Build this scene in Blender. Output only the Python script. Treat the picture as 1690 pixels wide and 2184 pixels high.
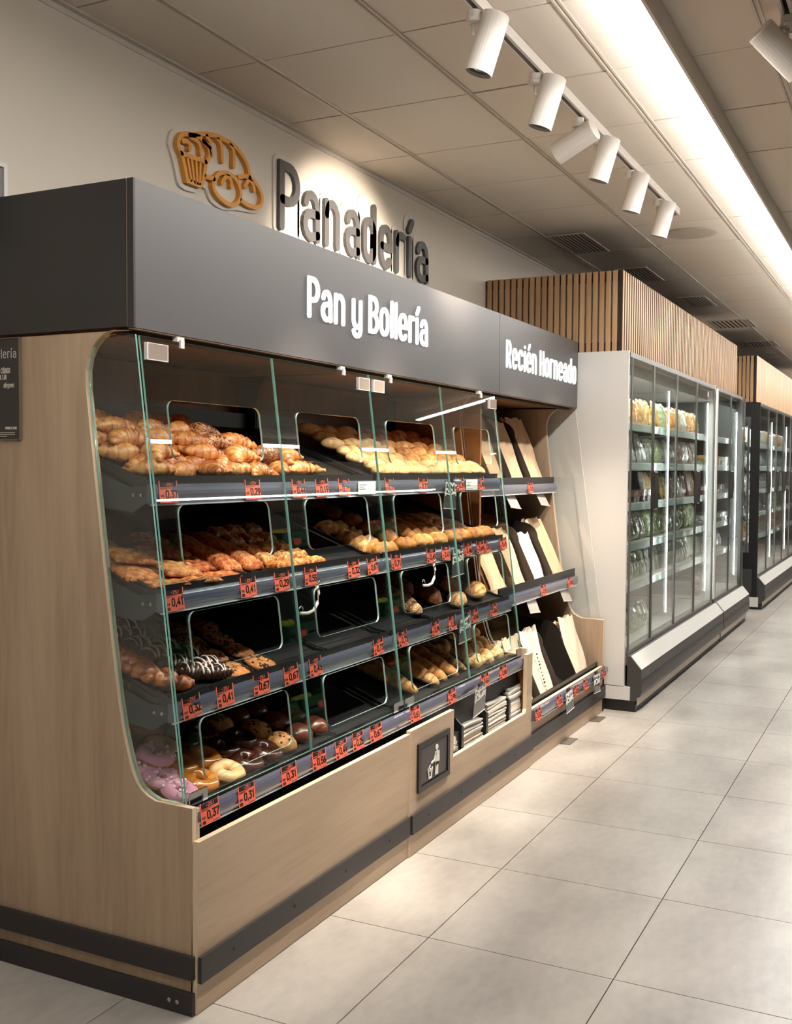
import bpy, bmesh, math, random
from mathutils import Vector, Matrix
R = math.radians
SC = bpy.context.scene
COL = SC.collection
for _o in list(bpy.data.objects): bpy.data.objects.remove(_o, do_unlink=True)

# ------------------------------------------------------------------ camera
_yaw, _pit, _rol = R(26.6203), R(-2.4143), R(0.34)
_f = Vector((math.cos(_yaw)*math.cos(_pit), math.sin(_yaw)*math.cos(_pit), math.sin(_pit)))
_r = Vector((math.sin(_yaw), -math.cos(_yaw), 0)); _u = _r.cross(_f)
_r2 = math.cos(_rol)*_r + math.sin(_rol)*_u; _u2 = -math.sin(_rol)*_r + math.cos(_rol)*_u
cam = bpy.data.cameras.new('camera'); camo = bpy.data.objects.new('camera', cam); COL.objects.link(camo)
cam.sensor_fit = 'HORIZONTAL'; cam.sensor_width = 36.0; cam.lens = 36.0*2244.13/1690.0
cam.clip_start = 0.05; cam.clip_end = 100
camo.matrix_world = Matrix(((_r2.x, _u2.x, -_f.x, -2.0937), (_r2.y, _u2.y, -_f.y, -1.6022), (_r2.z, _u2.z, -_f.z, 1.38), (0, 0, 0, 1)))
SC.camera = camo

# ------------------------------------------------------------------ world + exposure
W = bpy.data.worlds.new('world'); SC.world = W; W.use_nodes = True
W.node_tree.nodes['Background'].inputs[0].default_value = (1.0, 0.93, 0.85, 1)
W.node_tree.nodes['Background'].inputs[1].default_value = 0.04
SC.view_settings.view_transform = 'Standard'; SC.view_settings.look = 'None'
SC.view_settings.gamma = 1.0; SC.view_settings.use_curve_mapping = False
SC.view_settings.exposure = 0.0
try:
    SC.cycles.max_bounces = 10; SC.cycles.transparent_max_bounces = 24; SC.cycles.glossy_bounces = 4
    SC.cycles.diffuse_bounces = 4; SC.cycles.caustics_reflective = False; SC.cycles.caustics_refractive = False
    SC.cycles.sample_clamp_indirect = 6.0; SC.cycles.use_denoising = True
except Exception: pass
LINEAR_E = 56.0      # ceiling light lines
SPOT_W = 135.0        # track spot lamps
FRIDGE_E = 15.0       # light strips and added hidden fill lights in the fridges
ZC = 2.773           # ceiling height
WY = 0.768           # back wall

# ------------------------------------------------------------------ helpers
ORG = {}
USED = {}
def tag(o, label=None, cat=None, group=None, kind=None):
    if label:
        o['label'] = label
        USED[label] = USED.get(label, 0)+1
    if cat: o['category'] = cat
    if group: o['group'] = group
    if kind: o['kind'] = kind
    return o
def empty(name, loc, label=None, cat=None, group=None, kind=None):
    o = bpy.data.objects.new(name, None); COL.objects.link(o); o.location = loc; o.empty_display_size = .05
    ORG[o] = Vector(loc)
    return tag(o, label, cat, group, kind)
def mats_of(m): return m if isinstance(m, (list, tuple)) else [m]
class MB:
    def __init__(s): s.v = []; s.f = []; s.m = []; s.tone = None
    def add(s, vs, fs, m=0):
        b = len(s.v); s.v += [tuple(v) for v in vs]
        for i, f in enumerate(fs):
            s.f.append([b+k for k in f]); s.m.append(m[i] if isinstance(m, (list, tuple)) else m)
        return s
    def box(s, x0, x1, y0, y1, z0, z1, m=0):
        return s.add([(x0,y0,z0),(x1,y0,z0),(x1,y1,z0),(x0,y1,z0),(x0,y0,z1),(x1,y0,z1),(x1,y1,z1),(x0,y1,z1)],
                     [(0,3,2,1),(4,5,6,7),(0,1,5,4),(1,2,6,5),(2,3,7,6),(3,0,4,7)], m)
    def prism(s, poly, ax, a, b, m=0, mside=None):
        """extrude a closed 2D outline along axis ax from a to b. x: (y,z)  y: (x,z)  z: (x,y)"""
        def P(u, v, w): return (w,u,v) if ax == 'x' else ((u,w,v) if ax == 'y' else (u,v,w))
        n = len(poly); area = sum(poly[i][0]*poly[(i+1) % n][1]-poly[(i+1) % n][0]*poly[i][1] for i in range(n))
        if area < 0: poly = poly[::-1]
        vs = [P(u,v,a) for u,v in poly]+[P(u,v,b) for u,v in poly]
        flip = (ax == 'y')
        f0 = list(range(n))[::-1]; f1 = [n+i for i in range(n)]
        fs = [f0, f1]+[(i,(i+1) % n, n+(i+1) % n, n+i) for i in range(n)]
        if flip ^ (b < a): fs = [f[::-1] for f in map(list, fs)]
        ms = mside if mside is not None else m
        return s.add(vs, fs, [m, m]+[ms]*n)
    def tube(s, path, r, n=8, m=0, closed=False):
        pts = [Vector(p) for p in path]; N = len(pts); vs = []
        for i, p in enumerate(pts):
            if closed: t = (pts[(i+1) % N]-pts[i-1])
            else: t = pts[min(i+1, N-1)]-pts[max(i-1, 0)]
            t.normalize(); up = Vector((0,0,1)) if abs(t.z) < .9 else Vector((1,0,0))
            a = t.cross(up).normalized(); b = a.cross(t)
            rr = r[i] if isinstance(r, (list, tuple)) else r
            for k in range(n):
                q = 2*math.pi*k/n; vs.append(p+rr*(math.cos(q)*a+math.sin(q)*b))
        fs = []
        for i in range(N if closed else N-1):
            j = (i+1) % N
            for k in range(n): fs.append((i*n+k, j*n+k, j*n+(k+1) % n, i*n+(k+1) % n))
        if not closed: fs += [tuple(range(n)), tuple((N-1)*n+k for k in range(n-1, -1, -1))]
        return s.add(vs, fs, m)
    def lathe(s, prof, c=(0,0,0), n=16, m=0):
        """profile [(r,z)] round the z axis"""
        vs = []; fs = []
        for r, z in prof:
            for k in range(n):
                q = 2*math.pi*k/n; vs.append((c[0]+r*math.cos(q), c[1]+r*math.sin(q), c[2]+z))
        for i in range(len(prof)-1):
            for k in range(n): fs.append((i*n+k, i*n+(k+1) % n, (i+1)*n+(k+1) % n, (i+1)*n+k))
        fs += [tuple(range(n-1,-1,-1)), tuple((len(prof)-1)*n+k for k in range(n))]
        return s.add(vs, fs, m)
    def xform(s, M):
        s.v = [tuple(M @ Vector(v)) for v in s.v]; return s
    def mesh(s, name, mat, smooth=False, off=None):
        me = bpy.data.meshes.new(name)
        vs = s.v if off is None else [(v[0]-off.x, v[1]-off.y, v[2]-off.z) for v in s.v]
        me.from_pydata(vs, [], s.f)
        for mm in mats_of(mat): me.materials.append(mm)
        me.polygons.foreach_set('material_index', s.m)
        if smooth: me.polygons.foreach_set('use_smooth', [True]*len(s.f))
        if s.tone is not None:
            at = me.attributes.new('tone', 'FLOAT', 'POINT'); at.data.foreach_set('value', s.tone)
        me.update()
        return me
    def build(s, name, mat, parent=None, smooth=False, **kw):
        """world-space geometry; a child is stored relative to its root's base"""
        off = ORG.get(parent) if parent is not None else None
        me = s.mesh(name, mat, smooth, off)
        return link(name, me, parent, **kw)
def link(name, me, parent=None, loc=None, rot=None, label=None, cat=None, group=None, kind=None):
    o = bpy.data.objects.new(name, me); COL.objects.link(o)
    if parent is not None:
        o.parent = parent
        if parent in ORG: ORG[o] = ORG[parent]
    if loc is not None: o.location = loc
    if rot is not None: o.rotation_euler = rot
    return tag(o, label, cat, group, kind)
def thing_mesh(name, mb, mat, base, label, cat, group=None, smooth=False, kind=None):
    """a thing that is one mesh, its origin at its base"""
    me = mb.mesh(name, mat, smooth, Vector(base))
    o = link(name, me, None, loc=base, label=label, cat=cat, group=group, kind=kind); ORG[o] = Vector(base)
    return o
def box(name, x0, x1, y0, y1, z0, z1, mat, parent=None, **kw):
    return MB().box(x0, x1, y0, y1, z0, z1).build(name, mat, parent, **kw)
def struct(name, mb, mat, smooth=False):
    return tag(mb.build(name, mat, None, smooth), kind='structure')
ORDW = ['first','second','third','fourth','fifth','sixth','seventh','eighth','ninth','tenth','eleventh','twelfth','thirteenth','fourteenth','fifteenth','sixteenth','seventeenth','eighteenth','nineteenth','twentieth','twenty-first','twenty-second','twenty-third','twenty-fourth','twenty-fifth','twenty-sixth','twenty-seventh','twenty-eighth','twenty-ninth','thirtieth']

# ------------------------------------------------------------------ materials
def new_mat(name):
    m = bpy.data.materials.new(name); m.use_nodes = True
    return m, m.node_tree, m.node_tree.nodes['Principled BSDF']
def rgb(r, g, b):
    def l(c): c /= 255.; return c/12.92 if c <= .04045 else ((c+.055)/1.055)**2.4
    return (l(r), l(g), l(b), 1)
def mat(name, col, rough=.5, metal=0., spec=.5, noise=0., nscale=20., bump=0., bscale=80., coat=0., sub=0.):
    m, nt, p = new_mat(name)
    p.inputs['Base Color'].default_value = col; p.inputs['Roughness'].default_value = rough
    p.inputs['Metallic'].default_value = metal; p.inputs['Specular IOR Level'].default_value = spec
    p.inputs['Coat Weight'].default_value = coat
    if noise or bump:
        g = nt.nodes.new('ShaderNodeNewGeometry')
        if noise:
            n = nt.nodes.new('ShaderNodeTexNoise'); n.inputs['Scale'].default_value = nscale; n.inputs['Detail'].default_value = 4
            nt.links.new(g.outputs['Position'], n.inputs['Vector'])
            mx = nt.nodes.new('ShaderNodeMix'); mx.data_type = 'RGBA'
            mx.inputs['A'].default_value = tuple(c*(1-noise) for c in col[:3])+(1,); mx.inputs['B'].default_value = tuple(min(1, c*(1+noise)) for c in col[:3])+(1,)
            nt.links.new(n.outputs['Fac'], mx.inputs['Factor']); nt.links.new(mx.outputs['Result'], p.inputs['Base Color'])
        if bump:
            n2 = nt.nodes.new('ShaderNodeTexNoise'); n2.inputs['Scale'].default_value = bscale; n2.inputs['Detail'].default_value = 3
            nt.links.new(g.outputs['Position'], n2.inputs['Vector'])
            b = nt.nodes.new('ShaderNodeBump'); b.inputs['Strength'].default_value = bump; b.inputs['Distance'].default_value = .002
            nt.links.new(n2.outputs['Fac'], b.inputs['Height']); nt.links.new(b.outputs['Normal'], p.inputs['Normal'])
    return m
def wood(name, c1, c2, scale, rough=.45):
    """long-grained oak laminate; scale = stretch of the noise in x,y,z"""
    m, nt, p = new_mat(name); N = nt.nodes; Lk = nt.links
    g = N.new('ShaderNodeNewGeometry'); mp = N.new('ShaderNodeMapping'); mp.inputs['Scale'].default_value = scale
    Lk.new(g.outputs['Position'], mp.inputs['Vector'])
    n1 = N.new('ShaderNodeTexNoise'); n1.inputs['Scale'].default_value = 1.0; n1.inputs['Detail'].default_value = 6; n1.inputs['Roughness'].default_value = .62; n1.inputs['Distortion'].default_value = .6
    Lk.new(mp.outputs['Vector'], n1.inputs['Vector'])
    n2 = N.new('ShaderNodeTexNoise'); n2.inputs['Scale'].default_value = 6.0; n2.inputs['Detail'].default_value = 3
    Lk.new(mp.outputs['Vector'], n2.inputs['Vector'])
    ad = N.new('ShaderNodeMath'); ad.operation = 'MULTIPLY_ADD'; ad.inputs[1].default_value = .35
    Lk.new(n2.outputs['Fac'], ad.inputs[0]); Lk.new(n1.outputs['Fac'], ad.inputs[2])
    cr = N.new('ShaderNodeValToRGB'); cr.color_ramp.elements[0].position = .42; cr.color_ramp.elements[1].position = .92
    cr.color_ramp.elements[0].color = c2; cr.color_ramp.elements[1].color = c1
    Lk.new(ad.outputs[0], cr.inputs['Fac']); Lk.new(cr.outputs['Color'], p.inputs['Base Color'])
    p.inputs['Roughness'].default_value = rough
    b = N.new('ShaderNodeBump'); b.inputs['Strength'].default_value = .08; b.inputs['Distance'].default_value = .001
    Lk.new(n2.outputs['Fac'], b.inputs['Height']); Lk.new(b.outputs['Normal'], p.inputs['Normal'])
    return m
def glass(name, tint=(.93,.98,.96,1), ior=1.5, refl=1.0, rough=0.0):
    """thin clear pane: Fresnel reflection over see-through"""
    m = bpy.data.materials.new(name); m.use_nodes = True; nt = m.node_tree; N = nt.nodes; Lk = nt.links
    N.remove(N['Principled BSDF']); out = N['Material Output']
    t = N.new('ShaderNodeBsdfTransparent'); t.inputs['Color'].default_value = tint
    g = N.new('ShaderNodeBsdfGlossy'); g.inputs['Roughness'].default_value = rough; g.inputs['Color'].default_value = (1,1,1,1)
    geo = N.new('ShaderNodeNewGeometry')
    io = N.new('ShaderNodeMix'); io.data_type = 'FLOAT'; io.inputs['A'].default_value = ior; io.inputs['B'].default_value = 1/ior
    Lk.new(geo.outputs['Backfacing'], io.inputs['Factor'])
    fr = N.new('ShaderNodeFresnel'); Lk.new(io.outputs['Result'], fr.inputs['IOR'])
    mu = N.new('ShaderNodeMath'); mu.operation = 'MULTIPLY'; mu.inputs[1].default_value = refl; mu.use_clamp = True
    Lk.new(fr.outputs['Fac'], mu.inputs[0])
    mx = N.new('ShaderNodeMixShader'); Lk.new(mu.outputs[0], mx.inputs['Fac']); Lk.new(t.outputs[0], mx.inputs[1]); Lk.new(g.outputs[0], mx.inputs[2])
    Lk.new(mx.outputs[0], out.inputs['Surface'])
    return m
def emit(name, col, e):
    m = bpy.data.materials.new(name); m.use_nodes = True; nt = m.node_tree
    nt.nodes.remove(nt.nodes['Principled BSDF'])
    n = nt.nodes.new('ShaderNodeEmission'); n.inputs[0].default_value = col; n.inputs[1].default_value = e
    nt.links.new(n.outputs[0], nt.nodes['Material Output'].inputs[0])
    return m
def bread(name, light, mid, dark, rough=.55, nscale=45., seeds=None, coat=0., bump=.6, bs=70.):
    """baked crust: the tone attribute holds how browned each spot is"""
    m, nt, p = new_mat(name); N = nt.nodes; Lk = nt.links
    a = N.new('ShaderNodeAttribute'); a.attribute_name = 'tone'
    tc = N.new('ShaderNodeTexCoord'); oi = N.new('ShaderNodeObjectInfo')
    vm = N.new('ShaderNodeVectorMath'); vm.operation = 'ADD'
    Lk.new(tc.outputs['Object'], vm.inputs[0]); Lk.new(oi.outputs['Location'], vm.inputs[1])
    n = N.new('ShaderNodeTexNoise'); n.inputs['Scale'].default_value = nscale; n.inputs['Detail'].default_value = 5
    Lk.new(vm.outputs[0], n.inputs['Vector'])
    ad = N.new('ShaderNodeMath'); ad.operation = 'MULTIPLY_ADD'; ad.inputs[1].default_value = 1.35; ad.inputs[2].default_value = -.675
    Lk.new(n.outputs['Fac'], ad.inputs[0])
    s = N.new('ShaderNodeMath'); s.operation = 'ADD'; Lk.new(ad.outputs[0], s.inputs[0]); Lk.new(a.outputs['Fac'], s.inputs[1])
    s2 = N.new('ShaderNodeMath'); s2.operation = 'MULTIPLY_ADD'; s2.inputs[1].default_value = .22; Lk.new(oi.outputs['Random'], s2.inputs[0]); Lk.new(s.outputs[0], s2.inputs[2])
    cr = N.new('ShaderNodeValToRGB'); e = cr.color_ramp.elements; e[0].position = .1; e[0].color = light; e[1].position = 1.0; e[1].color = dark
    k = e.new(.52); k.color = mid
    Lk.new(s2.outputs[0], cr.inputs['Fac']); colout = cr.outputs['Color']
    if seeds:
        v = N.new('ShaderNodeTexVoronoi'); v.inputs['Scale'].default_value = seeds[1]; Lk.new(vm.outputs[0], v.inputs['Vector'])
        lt = N.new('ShaderNodeMath'); lt.operation = 'LESS_THAN'; lt.inputs[1].default_value = seeds[2]; Lk.new(v.outputs['Distance'], lt.inputs[0])
        mx = N.new('ShaderNodeMix'); mx.data_type = 'RGBA'; mx.inputs['B'].default_value = seeds[0]
        Lk.new(lt.outputs[0], mx.inputs['Factor']); Lk.new(colout, mx.inputs['A']); colout = mx.outputs['Result']
    Lk.new(colout, p.inputs['Base Color'])
    p.inputs['Roughness'].default_value = rough; p.inputs['Coat Weight'].default_value = coat; p.inputs['Coat Roughness'].default_value = .25
    n2 = N.new('ShaderNodeTexNoise'); n2.inputs['Scale'].default_value = bs; n2.inputs['Detail'].default_value = 4; Lk.new(vm.outputs[0], n2.inputs['Vector'])
    b = N.new('ShaderNodeBump'); b.inputs['Strength'].default_value = bump; b.inputs['Distance'].default_value = .006
    Lk.new(n2.outputs['Fac'], b.inputs['Height']); Lk.new(b.outputs['Normal'], p.inputs['Normal'])
    return m
M = {}
OAK1, OAK2 = rgb(200,177,150), rgb(164,140,116)
M['oak_v'] = wood('oak_vertical', OAK1, OAK2, (9, 9, .8))
M['oak_h'] = wood('oak_horizontal', OAK1, OAK2, (.8, 9, 9))
M['oak_edge'] = mat('oak_edge_band', rgb(226,204,172), .5)
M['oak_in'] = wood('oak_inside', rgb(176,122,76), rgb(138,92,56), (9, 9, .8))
M['slat'] = wood('slat_oak', rgb(202,168,128), rgb(158,122,88), (20, 20, .9), .55)
M['slat_edge'] = mat('slat_shadow_gap', rgb(46,32,24), .8)
M['char'] = mat('charcoal_laminate', rgb(44,43,42), .45, noise=.04, nscale=300)
M['fascia'] = mat('grey_fascia', rgb(84,81,82), .4, noise=.03, nscale=300)
M['black'] = mat('black_metal', rgb(26,25,26), .45)
M['shelf'] = mat('black_shelf', rgb(30,30,31), .38, bump=.05, bscale=200)
M['strip'] = mat('dark_rubbing_strip', rgb(50,47,48), .5, noise=.06, nscale=120)
M['rail'] = mat('price_rail_slate', rgb(96,98,116), .22, coat=.6)
M['railedge'] = mat('price_rail_edge', rgb(205,205,215), .3)
M['tag'] = mat('red_price_card', rgb(246,112,88), .5)
M['tagblack'] = mat('tag_black', rgb(30,16,14), .5)
M['white'] = mat('white_enamel', rgb(226,224,220), .35)
M['paperwhite'] = mat('white_card', rgb(235,235,232), .6)
M['wall'] = mat('painted_wall', rgb(222,212,198), .75, noise=.02, nscale=6, bump=.06, bscale=400)
M['ceil'] = mat('ceiling_board', rgb(234,224,212), .85, noise=.03, nscale=160, bump=.05, bscale=500)
M['ceilbar'] = mat('ceiling_grid_bar', rgb(212,202,190), .5)
M['ceilgap'] = mat('ceiling_void', rgb(70,58,48), .9)
M['lampwhite'] = mat('lamp_white', rgb(226,220,212), .45)
M['chrome'] = mat('chrome', rgb(200,200,200), .12, 1.0)
M['glass'] = glass('door_glass', (.93,.965,.955,1), 1.5, 1.0)
M['glass_edge'] = mat('glass_edge_green', rgb(146,198,186), .15, coat=.5)
M['glass_rim'] = mat('glass_cutout_rim', rgb(176,208,200), .12, coat=.6)
M['clearglass'] = glass('clear_end_glass', (.97,.98,.975,1), 1.5, .8)
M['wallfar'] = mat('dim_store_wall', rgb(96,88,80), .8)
M['fglass'] = glass('fridge_glass', (.94,.97,.95,1), 1.5, 1.2)
M['acrylic'] = glass('clear_acrylic', (.86,.87,.86,1), 1.5, 1.3)
M['acrylic_dark'] = glass('smoky_acrylic', (.42,.43,.43,1), 1.5, 1.4)
M['paleplate'] = mat('pale_plastic', rgb(168,163,155), .25, coat=.4)
M['smokeplate'] = mat('smoky_plastic', rgb(78,76,74), .2, coat=.6)
M['acrylic_edge'] = mat('acrylic_edge', rgb(232,230,226), .2)
M['kraft'] = mat('kraft_paper', rgb(216,182,146), .75, noise=.07, nscale=22, bump=.35, bscale=40)
M['paperlight'] = mat('pale_paper', rgb(232,212,190), .7, noise=.05, nscale=22, bump=.35, bscale=40)
M['newsprint'] = mat('grey_paper', rgb(188,184,178), .8, noise=.10, nscale=60)
M['ink'] = mat('black_ink', rgb(28,26,26), .6)
M['chalk'] = mat('white_lettering', rgb(240,238,232), .5)
M['frame_dark'] = mat('dark_anodised_frame', rgb(104,104,101), .35, .5)
M['bumper'] = mat('dark_bumper', rgb(66,65,64), .45)
M['kick'] = mat('cream_kick_plate', rgb(206,194,178), .5)
M['plastic_black'] = mat('black_plastic', rgb(34,33,33), .35)
M['signletter'] = mat('sign_letter_slate', rgb(78,76,76), .45)
M['orange'] = mat('sign_orange', rgb(224,156,60), .5)
M['signback'] = mat('sign_backing', rgb(224,216,204), .6)
M['led'] = emit('light_diffuser', (1.0, .96, .90, 1), LINEAR_E)
M['led_dim'] = emit('dimmed_diffuser', (1.0, .96, .90, 1), LINEAR_E*.55)
M['hinge'] = mat('milky_hinge', rgb(150,134,120), .25, coat=.5)
M['fled'] = emit('fridge_led', (.97, 1.0, .98, 1), FRIDGE_E*3)
M['fback'] = mat('fridge_liner', rgb(96,98,97), .4)
M['litletter'] = emit('backlit_letter', (1, .99, .97, 1), 1.25)
M['lens'] = mat('lamp_lens', rgb(150,150,155), .15, .9)

# floor stone
def floor_mat():
    m, nt, p = new_mat('floor_stone'); N = nt.nodes; Lk = nt.links
    g = N.new('ShaderNodeNewGeometry')
    n1 = N.new('ShaderNodeTexNoise'); n1.inputs['Scale'].default_value = 2.2; n1.inputs['Detail'].default_value = 4; n1.inputs['Roughness'].default_value = .5
    n2 = N.new('ShaderNodeTexNoise'); n2.inputs['Scale'].default_value = 26; n2.inputs['Detail'].default_value = 4
    oi = N.new('ShaderNodeObjectInfo')
    mp = N.new('ShaderNodeMapping'); mp.inputs['Scale'].default_value = (.7, 1.3, 1)
    Lk.new(g.outputs['Position'], mp.inputs['Vector'])
    for n in (n1, n2): Lk.new(mp.outputs['Vector'], n.inputs['Vector'])
    ad = N.new('ShaderNodeMath'); ad.operation = 'MULTIPLY_ADD'; ad.inputs[1].default_value = .25; Lk.new(n2.outputs['Fac'], ad.inputs[0]); Lk.new(n1.outputs['Fac'], ad.inputs[2])
    a2 = N.new('ShaderNodeMath'); a2.operation = 'MULTIPLY_ADD'; a2.inputs[1].default_value = .05; Lk.new(oi.outputs['Random'], a2.inputs[0]); Lk.new(ad.outputs[0], a2.inputs[2])
    cr = N.new('ShaderNodeValToRGB'); e = cr.color_ramp.elements; e[0].position = .34; e[0].color = rgb(130,124,118); e[1].position = .90; e[1].color = rgb(192,186,178)
    Lk.new(a2.outputs[0], cr.inputs['Fac']); Lk.new(cr.outputs['Color'], p.inputs['Base Color'])
    rr = N.new('ShaderNodeMapRange'); rr.inputs['From Min'].default_value = .3; rr.inputs['From Max'].default_value = .7; rr.inputs['To Min'].default_value = .30; rr.inputs['To Max'].default_value = .34
    Lk.new(n1.outputs['Fac'], rr.inputs['Value']); Lk.new(rr.outputs['Result'], p.inputs['Roughness'])
    return m
M['floor'] = floor_mat()
M['grout'] = mat('grout', rgb(104,96,88), .8)
# ------------------------------------------------------------------ the shell
FX0, FX1, FY0, FY1 = -6.0, 20.0, -9.0, WY
fl = MB(); fl.box(FX0, FX1, FY0, FY1, -.10, -.004)
floor = struct('floor', fl, M['grout'])
TX, TY, T0, TY0 = .5995, .5513, .0693, -.333
tile_me = MB().prism([(0.0016,.0016),(TX-.0016,.0016),(TX-.0016,TY-.0016),(.0016,TY-.0016)], 'z', -.004, 0).mesh('tile', M['floor'])
ix0, ix1 = -7, 24; iy0, iy1 = -6, 3
for i in range(ix0, ix1):
    for j in range(iy0, iy1):
        y0 = TY0+j*TY
        if y0+TY > WY+.01: continue
        link('tile', tile_me, floor, loc=(T0+i*TX, y0, 0))
# the store floor beyond the tiles one can pick apart
xa, xb, ya = T0+ix0*TX, T0+ix1*TX, TY0+iy0*TY
yb = TY0+2*TY
rest = MB().box(FX0, xa, FY0, FY1, -.0035, 0).box(xb, FX1, FY0, FY1, -.0035, 0).box(xa, xb, FY0, ya, -.0035, 0).box(xa, xb, yb, FY1, -.0035, 0)
rest.build('outer_floor', M['floor'], floor)
struct('wall_back', MB().box(FX0, FX1, WY, WY+.12, 0, 3.1), M['wall'])
struct('wall_front', MB().box(FX0, FX1, FY0-.12, FY0, 0, 3.1), M['wallfar'])
struct('wall_near', MB().box(FX0-.12, FX0, FY0, FY1, 0, 3.1), M['wallfar'])
struct('wall_far', MB().box(FX1, FX1+.12, FY0, FY1, 0, 3.1), M['wallfar'])

# suspended ceiling: boards lying in a grid of bars
CX, CY, CX0, CY0 = .6, .53, .985, .472
ceil = struct('ceiling', MB().box(FX0, FX1, FY0, FY1, ZC+.02, ZC+.14), M['ceilgap'])
ctile = MB().prism([(.004,.006),(CX-.004,.006),(CX-.004,CY-.006),(.004,CY-.006)], 'z', ZC, ZC+.018).mesh('tile', M['ceil'])
cx_i0, cx_i1, cy_i0, cy_i1 = -5, 21, -8, 1
random.seed(3)
for i in range(cx_i0, cx_i1):
    for j in range(cy_i0, cy_i1):
        if j == 0:
            continue
        link('tile', ctile, ceil, loc=(CX0+i*CX, CY0+j*CY, random.choice((0, 0, 0, .0015, -.001))))
    w = WY-CY0
    if i == cx_i0: edge_me = MB().prism([(.004,.006),(CX-.004,.006),(CX-.004,w-.012),(.004,w-.012)], 'z', ZC, ZC+.018).mesh('edge_tile', M['ceil'])
    link('edge_tile', edge_me, ceil, loc=(CX0+i*CX, CY0, 0))
xa, xb, ya = CX0+cx_i0*CX, CX0+cx_i1*CX, CY0+cy_i0*CY
MB().box(FX0, xa, FY0, FY1, ZC, ZC+.018).box(xb, FX1, FY0, FY1, ZC, ZC+.018).box(xa, xb, FY0, ya, ZC, ZC+.018).build('outer_ceiling', M['ceil'], ceil)
for j in range(cy_i0, cy_i1+0):
    yy = CY0+j*CY
    if j == 0: yy = CY0
    MB().prism([(yy-.012,ZC+.004),(yy+.012,ZC+.004),(yy+.012,ZC-.004),(yy+.005,ZC-.004),(yy+.004,ZC+.001),(yy-.004,ZC+.001),(yy-.005,ZC-.004),(yy-.012,ZC-.004)], 'x', xa, xb).build('grid_bar', M['ceilbar'], ceil)
MB().prism([(WY,ZC+.002),(WY,ZC-.022),(WY-.004,ZC-.022),(WY-.004,ZC-.004),(WY-.026,ZC-.004),(WY-.026,ZC+.002)], 'x', FX0, FX1).build('edge_angle', M['ceilbar'], ceil)

# linear lights along the ceiling
def linear_light(y, x0, x1, label, zb=2.695, turn=None, dim=False):
    r = empty('linear_light', ((x0+x1)/2, y, ZC), label, 'ceiling light', 'ceiling light lines')
    MB().prism([(y-.062,ZC-.001),(y+.042,ZC-.001),(y+.042,zb+.010),(y-.052,zb+.010),(y-.052,zb-.002),(y-.062,zb-.002)], 'x', x0, x1).build('housing', M['lampwhite'], r)
    MB().box(x0+.01, x1-.01, y-.051, y+.046, zb+.000, zb+.0095).build('diffuser', M['led_dim' if dim else 'led'], r)
    if turn: r.rotation_euler = (0, 0, turn)
    return r
linear_light(-.808, -2.0, 17.0, 'long glowing ceiling light line running above the aisle beside the track lamps')
linear_light(-4.2, 4.6, 14.0, 'ceiling light line over the next aisle, first row beyond the picture', dim=True)
linear_light(-7.0, 7.5, 17.6, 'ceiling light line over the far aisle, outermost row beyond the picture', dim=True)
linear_light(-2.4, 8.0, 9.1, 'short ceiling light line set across the aisle, mirrored in the glass doors', turn=math.pi/2, dim=True)

# track with spot lamps
def aim(loc, d):
    z = -Vector(d).normalized(); up = Vector((0,0,1)) if abs(z.z) < .95 else Vector((0,1,0))
    x = up.cross(z).normalized(); y = z.cross(x)
    return Matrix(((x.x,y.x,z.x,loc[0]),(x.y,y.y,z.y,loc[1]),(x.z,y.z,z.z,loc[2]),(0,0,0,1)))
def track(y, x0, x1, label):
    r = empty('light_track', ((x0+x1)/2, y, ZC), label, 'light track')
    MB().prism([(y-.018,ZC-.0005),(y+.018,ZC-.0005),(y+.018,ZC-.036),(y+.008,ZC-.036),(y+.008,ZC-.012),(y-.008,ZC-.012),(y-.008,ZC-.036),(y-.018,ZC-.036)], 'x', x0, x1).build('profile', M['lampwhite'], r)
    MB().box(x0+.004, x1-.004, y-.0078, y+.0078, ZC-.016, ZC-.0125).build('contact_strip', M['slat_edge'], r)
    MB().box(x1-.002, x1+.004, y-.019, y+.019, ZC-.037, ZC-.0005).build('end_cap', M['lampwhite'], r)
track(-.385, -2.5, 3.66, 'white light track on the ceiling carrying the row of spot lamps')
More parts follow.
